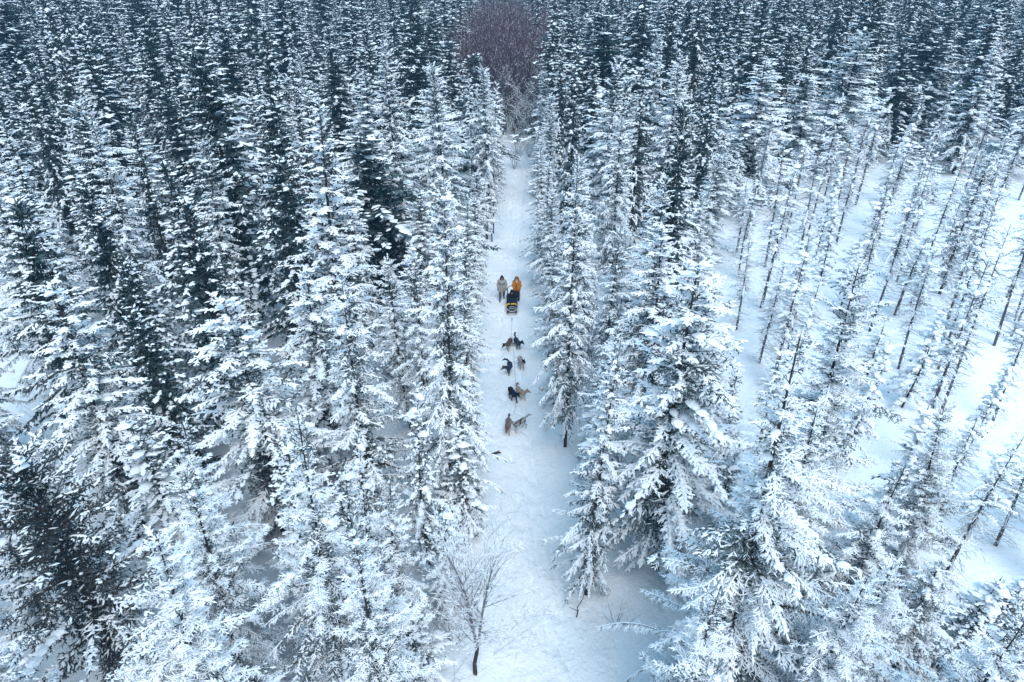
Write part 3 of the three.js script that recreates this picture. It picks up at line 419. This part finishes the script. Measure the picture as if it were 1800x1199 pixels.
{ // walker in the pale parka
  const { o, F, seg } = person('person in long pale grey parka and black fur hat, walking left of sled', -0.62, 38.33, 0.08, {
    hd: [0, 1.60, 0.05], nk: [0, 1.47, 0.02], ch: [0, 1.26, 0.01], pl: [0, 0.97, 0], sh: [[-0.19, 1.38, 0], [0.19, 1.38, 0]], el: [[-0.27, 1.12, -0.02], [0.28, 1.12, 0.02]], wr: [[-0.29, 0.88, 0.06], [0.29, 0.88, 0.12]], headTilt: -0.25,
    hp: [[-0.1, 0.92, 0], [0.1, 0.92, 0]], kn: [[-0.13, 0.5, 0.1], [0.12, 0.52, -0.02]], an: [[-0.15, 0.1, 0.12], [0.13, 0.14, -0.3]], toe: [[-0.17, 0.05, 0.3], [0.15, 0.05, -0.14]], hdir: [[-0.05, -1, 0.1], [0.05, -1, 0.15]], hcurl: [[1, 0, 0.3], [-1, 0, 0.3]],
  }, { skin: [0.42, 0.25, 0.18], coat: [0.36, 0.35, 0.34], skirt: 0.42, trousers: [0.13, 0.095, 0.085], boots: [0.14, 0.21, 0.28], gloves: [0.05, 0.05, 0.055] });
  const K = [0.018, 0.017, 0.018]; part('fur_hat', skin([seg(F([0, 0.075, -0.03]), F([0, 0.07, 0.02]), 0.105, 0.1, K), seg(F([0, 0.16, -0.01]), F([0, 0.17, 0.0]), 0.055, 0.05, K), seg(F([0.098, 0.02, -0.02]), F([0.085, -0.09, 0.02]), 0.045, 0.035, K), seg(F([-0.098, 0.02, -0.02]), F([-0.085, -0.09, 0.02]), 0.045, 0.035, K), seg(F([-0.07, 0.075, 0.085]), F([0.07, 0.075, 0.085]), 0.035, 0.035, K)], 0.012, 0.03), cloth, o);
  part('hood', skin([seg([-0.12, 1.44, -0.05], [0.12, 1.44, -0.05], 0.085, 0.085, [0.4, 0.39, 0.38]), seg([-0.12, 1.43, 0.03], [-0.04, 1.40, 0.12], 0.06, 0.05, [0.4, 0.39, 0.38]), seg([0.12, 1.43, 0.03], [0.04, 1.40, 0.12], 0.06, 0.05, [0.4, 0.39, 0.38])], 0.014, 0.04), cloth, o);
  part('chest_strap', rope([[-0.2, 1.31, 0.13], [-0.1, 1.27, 0.205], [0, 1.265, 0.215], [0.1, 1.27, 0.205], [0.2, 1.31, 0.13]], 0.014), mat(lin(0.05, 0.05, 0.06)), o);
  part('pocket', mergeGeometries([new RoundedBoxGeometry(0.13, 0.15, 0.03, 2, 0.012).translate(-0.1, 0.95, 0.17), new RoundedBoxGeometry(0.13, 0.15, 0.03, 2, 0.012).translate(0.1, 0.95, 0.17)]), mat(lin(0.33, 0.32, 0.31)), o);
}
{ // musher in the orange parka, hands on the driving bow
  const { o, F, seg } = person('person in orange parka with fur-trimmed hood, standing behind the sled', 0.3, 38.3, -0.1, {
    hd: [0, 1.58, 0.06], nk: [0, 1.46, 0.02], ch: [0, 1.25, 0.0], pl: [0, 0.95, -0.02], sh: [[-0.18, 1.37, 0.0], [0.18, 1.37, 0.0]], el: [[-0.25, 1.12, 0.1], [0.25, 1.12, 0.1]], wr: [[-0.16, 0.98, 0.27], [0.1, 0.98, 0.28]], headTilt: -0.12,
    hp: [[-0.1, 0.92, 0], [0.1, 0.92, 0]], kn: [[-0.11, 0.5, 0.06], [0.12, 0.5, 0.07]], an: [[-0.11, 0.1, 0.0], [0.13, 0.1, -0.02]], toe: [[-0.11, 0.05, 0.17], [0.14, 0.05, 0.15]], hdir: [[0.2, -0.35, 1], [-0.2, -0.35, 1]], hcurl: [[0, -1, -0.2], [0, -1, -0.2]], bent: 1.3,
  }, { skin: [0.62, 0.42, 0.34], coat: [0.56, 0.2, 0.03], hem: [0.42, 0.09, 0.02], hemY: 0.82, skirt: 0.25, trousers: [0.016, 0.024, 0.045], boots: [0.03, 0.03, 0.035], gloves: [0.42, 0.1, 0.03] });
  const Cc = [0.56, 0.2, 0.03], Fu = [0.13, 0.075, 0.045]; part('hood', skin([seg(F([0, 0.06, -0.05]), F([0, 0.06, -0.01]), 0.125, 0.12, Cc), seg(F([0.09, -0.03, -0.03]), F([0.07, -0.14, 0]), 0.07, 0.07, Cc), seg(F([-0.09, -0.03, -0.03]), F([-0.07, -0.14, 0]), 0.07, 0.07, Cc), seg(F([0, -0.1, -0.08]), F([0, -0.16, -0.05]), 0.1, 0.11, Cc)], 0.012, 0.04), cloth, o);
  part('fur_trim', skin(Array.from({ length: 12 }, (_, i) => { const a = -0.75 + i / 12 * 4.65, b = -0.75 + (i + 1) / 12 * 4.65; return seg(F([cos(a) * 0.118, sin(a) * 0.125 + 0.01, 0.075]), F([cos(b) * 0.118, sin(b) * 0.125 + 0.01, 0.075]), 0.036 + 0.006 * (i % 2), 0.036, Fu); }), 0.009, 0.02), cloth, o);
  part('scarf', skin([seg(F([-0.07, -0.1, 0.05]), F([0.07, -0.1, 0.05]), 0.05, 0.05, [0.72, 0.7, 0.7]), seg(F([0, -0.1, 0.07]), F([0.01, -0.19, 0.1]), 0.05, 0.03, [0.72, 0.7, 0.7])], 0.01, 0.03), cloth, o);
  part('zip', rope([[0, 1.36, 0.16], [0, 1.2, 0.2], [0, 1.0, 0.175], [0, 0.82, 0.17]], 0.01), mat(lin(0.12, 0.05, 0.02)), o);
  part('pocket', mergeGeometries([new RoundedBoxGeometry(0.12, 0.13, 0.03, 2, 0.012).translate(-0.1, 0.98, 0.155), new RoundedBoxGeometry(0.12, 0.13, 0.03, 2, 0.012).translate(0.1, 0.98, 0.155)]), mat(lin(0.5, 0.17, 0.03)), o);
}
{ // passenger riding in the sled
  const { o, F, seg } = person('person in black hooded parka sitting inside the sled', 0.0, 37.62, 0, {
    hd: [0, 0.72, 0.05], nk: [0, 0.60, 0], ch: [0, 0.40, -0.03], pl: [0, 0.12, -0.02], sh: [[-0.18, 0.5, -0.02], [0.18, 0.5, -0.02]], el: [[-0.25, 0.27, 0.06], [0.25, 0.27, 0.06]], wr: [[-0.12, 0.24, 0.26], [0.12, 0.24, 0.26]], headTilt: -0.1,
    hp: [[-0.1, 0.1, 0.02], [0.1, 0.1, 0.02]], kn: [[-0.11, 0.2, 0.42], [0.11, 0.2, 0.42]], an: [[-0.09, 0.08, 0.8], [0.09, 0.08, 0.8]], toe: [[-0.1, 0.16, 0.9], [0.1, 0.16, 0.9]], hdir: [[0.6, -0.3, 0.5], [-0.6, -0.3, 0.5]], hcurl: [[0, -1, 0], [0, -1, 0]], bent: 0.9,
  }, { skin: [0.5, 0.33, 0.27], coat: [0.012, 0.013, 0.016], skirt: 0.15, trousers: [0.014, 0.018, 0.026], boots: [0.015, 0.015, 0.018], gloves: [0.012, 0.012, 0.014] }, 0.32);
  const K = [0.011, 0.011, 0.013]; part('hood', skin([seg(F([0, 0.06, -0.05]), F([0, 0.06, 0]), 0.125, 0.118, K), seg(F([0.085, -0.03, 0]), F([0.07, -0.14, 0.02]), 0.065, 0.07, K), seg(F([-0.085, -0.03, 0]), F([-0.07, -0.14, 0.02]), 0.065, 0.07, K), seg(F([-0.06, 0.1, 0.07]), F([0.06, 0.1, 0.07]), 0.04, 0.04, K), seg(F([-0.05, -0.13, 0.07]), F([0.05, -0.13, 0.07]), 0.05, 0.05, K)], 0.012, 0.04), cloth, o);
}
{ // the sled
  const d = 37.3, o = thing('dog_sled', 0, onTrail(0, d), -d); tag(o, 'black loaded dog sled with yellow bands across its bag', 'sled');
  const wood = mat(lin(0.05, 0.038, 0.03), 0.6), black = mat(lin(0.012, 0.013, 0.015), 0.7), pale = mat(lin(0.62, 0.64, 0.66), 0.5), yellow = mat(lin(0.72, 0.44, 0.045), 0.75);
  for (const s of [-1, 1]) {
    part('runner', rope([[s * 0.27, 0.025, -1.45], [s * 0.27, 0.02, -0.6], [s * 0.27, 0.02, 0.4], [s * 0.265, 0.035, 0.8], [s * 0.24, 0.16, 1.05], [s * 0.2, 0.32, 1.12]], 0.026, 6), wood, o);
    part('footboard', new RoundedBoxGeometry(0.1, 0.02, 0.42, 2, 0.008).translate(s * 0.27, 0.065, -1.2), black, o);
    for (const z of [-0.8, -0.2, 0.45]) part('stanchion', rope([[s * 0.27, 0.04, z], [s * 0.28, 0.2, z - 0.01], [s * 0.29, 0.34 + (z < -0.5 ? 0.18 : 0), z - 0.03]], 0.018), wood, o);
    part('side_rail', rope([[s * 0.2, 0.32, 1.08], [s * 0.3, 0.36, 0.6], [s * 0.31, 0.4, -0.2], [s * 0.3, 0.56, -0.75], [s * 0.27, 0.9, -0.92]], 0.018), wood, o);
  }
  for (let i = -2; i <= 2; i++) part('bed_slat', new RoundedBoxGeometry(0.07, 0.016, 1.7, 1, 0.006).translate(i * 0.105, 0.2, 0.05), wood, o);
  part('driving_bow', rope([[-0.27, 0.1, -0.86], [-0.27, 0.6, -0.9], [-0.25, 0.9, -0.93], [-0.12, 1.0, -0.94], [0.12, 1.0, -0.94], [0.25, 0.9, -0.93], [0.27, 0.6, -0.9], [0.27, 0.1, -0.86]], 0.02, 6), wood, o);
  part('brush_bow', rope([[-0.29, 0.33, 0.72], [-0.24, 0.34, 1.0], [-0.1, 0.35, 1.16], [0.1, 0.35, 1.16], [0.24, 0.34, 1.0], [0.29, 0.33, 0.72]], 0.024, 6), pale, o);
  const B = [0.012, 0.013, 0.016], N = [0.014, 0.02, 0.034];
  part('sled_bag', skin([[-0.2, 0.33, 0.78, -0.22, 0.36, -0.75, 0.1, 0.12, B], [0.2, 0.33, 0.78, 0.22, 0.36, -0.75, 0.1, 0.12, B], [0, 0.3, 0.78, 0, 0.3, -0.7, 0.1, 0.1, B], [-0.16, 0.3, 0.84, 0.16, 0.3, 0.84, 0.09, 0.09, B], [-0.24, 0.4, -0.74, 0.24, 0.4, -0.74, 0.1, 0.1, B]], 0.02, 0.08), cloth, o);
  part('cover', skin([[-0.12, 0.44, 0.72, -0.13, 0.5, 0.0, 0.13, 0.15, N], [0.12, 0.44, 0.72, 0.13, 0.5, 0.0, 0.13, 0.15, N], [-0.18, 0.46, -0.05, 0.18, 0.46, -0.05, 0.13, 0.13, B]], 0.02, 0.06), cloth, o);
  part('yellow_band', rope([[-0.34, 0.36, 0.62], [-0.33, 0.46, 0.64], [-0.25, 0.56, 0.66], [-0.14, 0.58, 0.66]], 0.05, 8), yellow, o);
  part('yellow_band', rope([[-0.08, 0.585, 0.7], [0.06, 0.59, 0.68], [0.2, 0.57, 0.66], [0.28, 0.5, 0.64]], 0.045, 8), yellow, o);
  for (const [z, y] of [[0.86, 0.47], [0.95, 0.4]]) part('webbing', rope([[-0.18, y - 0.02, z - 0.03], [-0.05, y + 0.01, z], [0.1, y, z], [0.24, y - 0.03, z - 0.03]], 0.016), pale, o);
}
// ------------------------------------------------------------------ the dog team
function dog(label, x, d, o) {
  const g = thing('sled_dog', x, onTrail(x, d) - 0.01, -d, o.yaw); g.scale.setScalar(0.93); tag(g, label, 'dog', 'dogs of the sled team');
  const rot = (p, c, a) => { const u = p[0] - c[0], w = p[2] - c[2]; return [c[0] + u * cos(a) + w * sin(a), p[1], c[2] - u * sin(a) + w * cos(a)]; };
  const rear = (p) => (p[2] < 0 ? rot(p, [0, 0, 0], (o.bend ?? 0) * clamp(-p[2] / 0.3)) : p), nb = [0, 0.54, 0.24];
  const hp = (p) => { const a = o.headPitch ?? 0, y = p[1] - nb[1], z = p[2] - nb[2]; return rot([p[0], nb[1] + y * cos(a) - z * sin(a), nb[2] + z * cos(a) + y * sin(a)], nb, o.headYaw ?? 0); };
  const { back, leg, face } = o, patch = (x, y, z) => { const n = noise(x * 11 + d, y * 11, z * 11); return y < 0.4 ? leg : o.spots && n > 0.52 ? o.spots : n > 0.7 ? back.map((c) => c * 1.35) : back; }, T = o.tail ?? 'up', gait = o.gait ?? 0.06;
  const P = []; const add = (a, b, ra, rb, c = patch) => P.push([...a, ...b, ra, rb, c]);
  add([0, 0.49, 0.19], [0, 0.5, 0.0], 0.135, 0.125); add(rear([0, 0.5, 0]), rear([0, 0.535, -0.3]), 0.12, 0.105); add([0, 0.42, 0.2], [0, 0.4, 0.05], 0.1, 0.09);
  add(nb, hp([0, 0.69, 0.38]), 0.1, 0.078); add(hp([0, 0.72, 0.42]), hp([0, 0.72, 0.46]), 0.078, 0.068, face); add(hp([0, 0.7, 0.48]), hp([0, 0.685, 0.6]), 0.045, 0.03, face);
  for (const s of [-1, 1]) {
    add(hp([s * 0.045, 0.78, 0.4]), hp([s * 0.058, 0.865, 0.395]), 0.026, 0.008, face);
    const f = s * gait, h = -s * gait;
    add([s * 0.075, 0.46, 0.19], [s * 0.08, 0.28, 0.17 + f * 0.7], 0.06, 0.036, leg); add([s * 0.08, 0.28, 0.17 + f * 0.7], [s * 0.078, 0.06, 0.18 + f * 1.6], 0.034, 0.024, leg); add([s * 0.078, 0.035, 0.18 + f * 1.6], [s * 0.078, 0.028, 0.225 + f * 1.6], 0.028, 0.026, leg);
    add(rear([s * 0.07, 0.5, -0.28]), rear([s * 0.09, 0.33, -0.2 + h * 0.6]), 0.085, 0.052, patch); add(rear([s * 0.09, 0.33, -0.2 + h * 0.6]), rear([s * 0.088, 0.21, -0.4 + h]), 0.046, 0.03, leg); add(rear([s * 0.088, 0.21, -0.4 + h]), rear([s * 0.088, 0.05, -0.36 + h * 1.5]), 0.027, 0.022, leg); add(rear([s * 0.088, 0.032, -0.35 + h * 1.5]), rear([s * 0.088, 0.028, -0.3 + h * 1.5]), 0.027, 0.025, leg);
  }
  const tails = { up: [[0, 0.58, -0.36], [0, 0.72, -0.46], [0.01, 0.86, -0.45], [0.03, 0.93, -0.37]], curl: [[0, 0.58, -0.36], [0.02, 0.72, -0.44], [0.05, 0.8, -0.36], [0.07, 0.76, -0.27]], low: [[0, 0.56, -0.37], [0, 0.47, -0.48], [0.01, 0.36, -0.55], [0.02, 0.28, -0.6]], side: [[0, 0.57, -0.36], [-0.1, 0.66, -0.45], [-0.24, 0.7, -0.46], [-0.36, 0.66, -0.42]], right: [[0, 0.58, -0.36], [0.03, 0.66, -0.48], [0.08, 0.73, -0.6], [0.16, 0.72, -0.68]] }[T].map(rear);
  for (let i = 0; i < 3; i++) add(tails[i], tails[i + 1], [0.04, 0.048, 0.044][i], [0.048, 0.044, 0.022][i], i === 2 && o.tip ? o.tip : back);
  part('body', skin(P, 0.012, 0.045), cloth, g);
  part('nose', dot([[...hp([0, 0.692, 0.628]), 0.014]]), mat(lin(0.012, 0.012, 0.012), 0.4), g);
  part('eyes', dot([[...hp([0.035, 0.735, 0.515]), 0.009], [...hp([-0.035, 0.735, 0.515]), 0.009]]), mat(lin(0.015, 0.012, 0.01), 0.3), g);
  const web = mat(lin(...o.web), 0.8), ring = (f, n, r) => rope(Array.from({ length: n + 1 }, (_, i) => f(i / n * 2 * PI)), r, 5);
  part('collar', ring((a) => hp([cos(a) * 0.088, 0.6 + sin(a) * 0.075, 0.31 - sin(a) * 0.05]), 10, 0.011), web, g);
  const hz = part('harness', mergeGeometries([ring((a) => [cos(a) * 0.133, 0.475 + sin(a) * 0.15, 0.08], 12, 0.011), ring((a) => [cos(a) * 0.128, 0.5 + sin(a) * 0.135, 0.215], 12, 0.011), rope([[0, 0.632, 0.21], [0, 0.632, 0.08], rear([0, 0.635, -0.12]), rear([0, 0.65, -0.33])], 0.011)]), web, g);
  return hz;
}
const BLK = [0.012, 0.014, 0.018], SLATE = [0.03, 0.038, 0.05], PALE = [0.42, 0.39, 0.36], BRN = [0.085, 0.068, 0.06], TAN = [0.36, 0.29, 0.23];
dog('brown-grey dog with pale legs, head lowered, left of pair nearest the sled', -0.17, 32.35, { yaw: -0.3, headYaw: -0.75, headPitch: 0.75, back: BRN, leg: PALE, face: [0.035, 0.025, 0.022], tail: 'low', web: [0.3, 0.03, 0.03] });
dog('black dog with raised tail looking right, in the pair nearest the sled', 0.3, 32.5, { yaw: 0.35, headYaw: 0.6, headPitch: 0.25, back: SLATE, leg: [0.1, 0.1, 0.1], face: BLK, tail: 'up', web: [0.03, 0.06, 0.2], gait: 0.03 });
dog('dark dog bending left with tail curved out to left, third pair from front', -0.1, 29.95, { yaw: -0.55, bend: 0.7, headYaw: -0.7, headPitch: 0.55, back: SLATE, leg: BRN, face: BRN, tail: 'side', web: [0.03, 0.06, 0.2], gait: 0.05 });
dog('pale grey dog with dark head, half hidden behind spruce branches', 0.48, 30.4, { yaw: 0.25, headYaw: 0.2, back: [0.3, 0.31, 0.33], leg: PALE, face: BLK, tail: 'low', web: [0.3, 0.03, 0.03] });
dog('jet black running dog beside a tan dog, second pair from front', 0.04, 27.5, { yaw: 0.42, headYaw: 0.35, headPitch: 0.45, back: BLK, leg: BLK, face: BLK, tail: 'low', web: [0.02, 0.05, 0.16], gait: 0.1 });
dog('cream and tan dog looking right beside the jet black dog', 0.44, 27.6, { yaw: 0.6, headYaw: 0.7, headPitch: 0.1, back: TAN, leg: [0.55, 0.48, 0.4], face: [0.34, 0.26, 0.2], tail: 'curl', web: [0.3, 0.03, 0.03] });
dog('grey lead dog with rust chest facing straight ahead', -0.18, 24.95, { yaw: -0.06, headYaw: -0.1, headPitch: 0.6, back: [0.15, 0.14, 0.14], leg: [0.42, 0.36, 0.33], face: [0.16, 0.07, 0.05], tail: 'curl', web: [0.35, 0.04, 0.03] });
dog('spotted grey lead dog turned left with tail raised to right', 0.32, 25.1, { yaw: -0.85, headYaw: -0.3, headPitch: 0.2, back: [0.34, 0.34, 0.33], spots: [0.05, 0.05, 0.055], leg: [0.55, 0.53, 0.5], face: [0.22, 0.2, 0.19], tail: 'right', web: [0.1, 0.1, 0.1], gait: 0.03 });
{ // gangline from the sled's nose to the lead dogs, with a tug line to each dog
  const o = thing('gangline'), cord = mat(lin(0.12, 0.13, 0.15), 0.9), p = (x, d, h) => [x, onTrail(x, d) + h, -d]; tag(o, 'dark gangline running from the sled between the dogs', 'rope');
  part('main_line', rope([p(0, 36.2, 0.3), p(0, 35.4, 0.2), p(-0.02, 34, 0.12), p(0.03, 33, 0.16), p(0.1, 31.5, 0.14), p(0.16, 29.5, 0.14), p(0.2, 27.5, 0.14), p(0.12, 26.2, 0.2)], 0.006, 5), cord, o);
  for (const [x0, d0, x1, d1] of [[0, 33.4, -0.14, 32.7], [0.02, 33.3, 0.22, 32.8], [0.12, 31.2, 0.0, 30.25], [0.12, 31.2, 0.42, 30.7], [0.17, 28.6, -0.05, 27.8], [0.17, 28.6, 0.3, 27.85], [0.12, 26.2, -0.15, 25.3], [0.12, 26.2, 0.52, 25.4]]) part('tug_line', rope([p(x0, d0, 0.16), p((x0 + x1) / 2, (d0 + d1) / 2, 0.34), p(x1, d1, 0.58)], 0.005, 4), cord, o);
  part('snap', new THREE.CapsuleGeometry(0.03, 0.1, 3, 8).rotateX(PI / 2).translate(...p(0, 35.4, 0.2)), mat(lin(0.2, 0.2, 0.22), 0.4, { metalness: 0.8 }), o);
}

// ------------------------------------------------------------------ forked birch, sticks, stump
{
  const b = leafless(160, { color: 'hoar', H: 6, R: 2, base: [0.1, 1.35, 0], stems: [[2.9, 1.42, 4.2, 0.05], [0.3, 1.38, 3.9, 0.048], [2.2, 1.1, 2.6, 0.016], [-0.2, 0.62, 2.4, 0.009], [0.5, 0.85, 2.4, 0.009]], wig: 0.22, sag: -0.04, frost: 0.95, levels: 3, clear: 0.1, kids: [3, 2, 1, 0], rise: 0.8 });
  const W = new Grow(true); W.col = BARK; limb(W, [[0, -0.4, 0, 0.07], [-0.02, 0.5, 0, 0.062], [0.06, 1.0, 0, 0.057], [0.1, 1.45, 0, 0.05]], 8); part('trunk', W.geo(), M.bark, b);
  b.name = numbered('forked_birch'); b.userData = {}; tag(b, 'snow-lined bare birch forking low, at the bottom left edge of the trail', 'birch tree'); b.position.set(-1.1, gh(-1.1, -12.75), -12.75); scene.add(b);
  const sap = (s, x, d, h, az, label) => { const q = leafless(s, { color: 'hoar', H: h, R: 1, stems: [[az, 1.0, h, 0.008], [az + 0.5, 0.75, h * 0.9, 0.006], [az - 0.6, 0.85, h * 0.8, 0.006]], wig: 0.18, sag: -0.05, frost: 0.12, levels: 1, clear: 0.35, kids: [1, 0], rise: 0.7 }); q.name = numbered('bare_sapling'); q.userData = {}; tag(q, label, 'sapling'); q.position.set(x, gh(x, -d), -d); scene.add(q); };
  sap(171, -0.95, 15.6, 2.6, 0.2, 'leaning leafless sapling reaching over the trail just beyond the birch'); sap(172, -0.7, 13.5, 2.8, 0.1, 'long thin leafless shoots reaching over the trail beside the birch'); sap(173, -0.95, 18.4, 2.4, 0.5, 'thin leafless sapling on the left trail edge behind the birch'); sap(174, -1.75, 12.6, 3, 1.3, 'thin upright sapling just left of the forked birch');
}
function stick(name, label, category, x, d, paths, snowAt) {
  const o = thing(name, x, gh(x, -d), -d); tag(o, label, category); const W = new Grow(true), S = new Grow(false); W.col = BARK;
  for (const p of paths) { limb(W, p, 5); if (snowAt) for (let i = 1; i < p.length; i++) ridge(S, ...p[i - 1].slice(0, 3), ...p[i].slice(0, 3), p[i][3] + 0.01, 0.03, p[i][3] * 0.6); }
  part('stem', W.geo(), M.bark, o); if (snowAt) part('snow_load', S.geo(), M.snow, o); return o;
}
stick('broken_twig', 'small dark broken twig sticking out of the snow right of trail', 'twig', 2.14, 14.98, [[[0, -0.1, 0, 0.025], [0.05, 0.28, -0.02, 0.02], [0.02, 0.3, -0.12, 0.016], [0.2, 0.48, -0.3, 0.012], [0.3, 0.78, -0.42, 0.006]], [[0.04, 0.27, -0.02, 0.014], [-0.25, 0.36, -0.1, 0.006]]]);
stick('dark_branch', 'dark snow-free branch jutting out at left trail edge before lead dogs', 'branch', -0.72, 23.3, [[[-0.2, 0.02, 0, 0.04], [-0.05, 0.1, 0.02, 0.05], [0.12, 0.12, -0.03, 0.055], [0.24, 0.08, -0.05, 0.02]], [[0.05, 0.1, 0, 0.02], [0.16, 0.2, -0.06, 0.012]]]);
stick('dead_trunk', 'bare leaning dead trunk standing at the dark edge upper right', 'dead tree', 43.4, 80, [[[0, -0.2, 0, 0.2], [0.5, 3, 0, 0.17], [1.3, 6.5, 0, 0.12], [2, 9, 0, 0.05]], [[1.2, 6, 0, 0.05], [-1, 7.2, 0.6, 0.03], [-2.6, 7.3, 1, 0.015]], [[1.5, 7.2, 0, 0.05], [-0.4, 8.2, -0.6, 0.02]], [[0.8, 4.5, 0, 0.04], [2.2, 5.4, 0.4, 0.015]]], true);
stick('fallen_log', 'snow-topped fallen trunk leaning among dark spruces, upper right', 'log', 45.5, 79, [[[0, 1.2, 0, 0.16], [2, 2.6, -0.6, 0.15], [4.4, 4.2, -1.2, 0.1]]], true);
{
  const x = -13.9, d = 18.0, o = thing('broken_stump', x, gh(x, -d), -d); tag(o, 'snow-capped splintered stump in the gap at left', 'stump');
  const W = new Grow(true), S = new Grow(false); W.col = [0.12, 0.085, 0.07]; limb(W, [[0, -0.2, 0, 0.24], [0.02, 0.4, 0, 0.21], [-0.02, 0.85, 0, 0.2], [-0.12, 1.15, 0, 0.08]], 9); limb(W, [[0.35, 0.1, 0, 0.1], [0.5, 0.5, 0.1, 0.09], [0.62, 0.62, 0.15, 0.06]], 6); limb(W, [[0, 0.7, 0.1, 0.04], [0.5, 0.3, 0.4, 0.02]], 4);
  part('wood', W.geo(), M.bark, o); cushion(S, -0.08, 1.1, 0, 1, 0, 0.24, 0.22, 0.2, rng(5)); cushion(S, 0.55, 0.66, 0.12, 1, 0, 0.14, 0.13, 0.1, rng(6)); part('snow_cap', S.geo(), M.snow, o);
}

renderer.render(scene, camera);
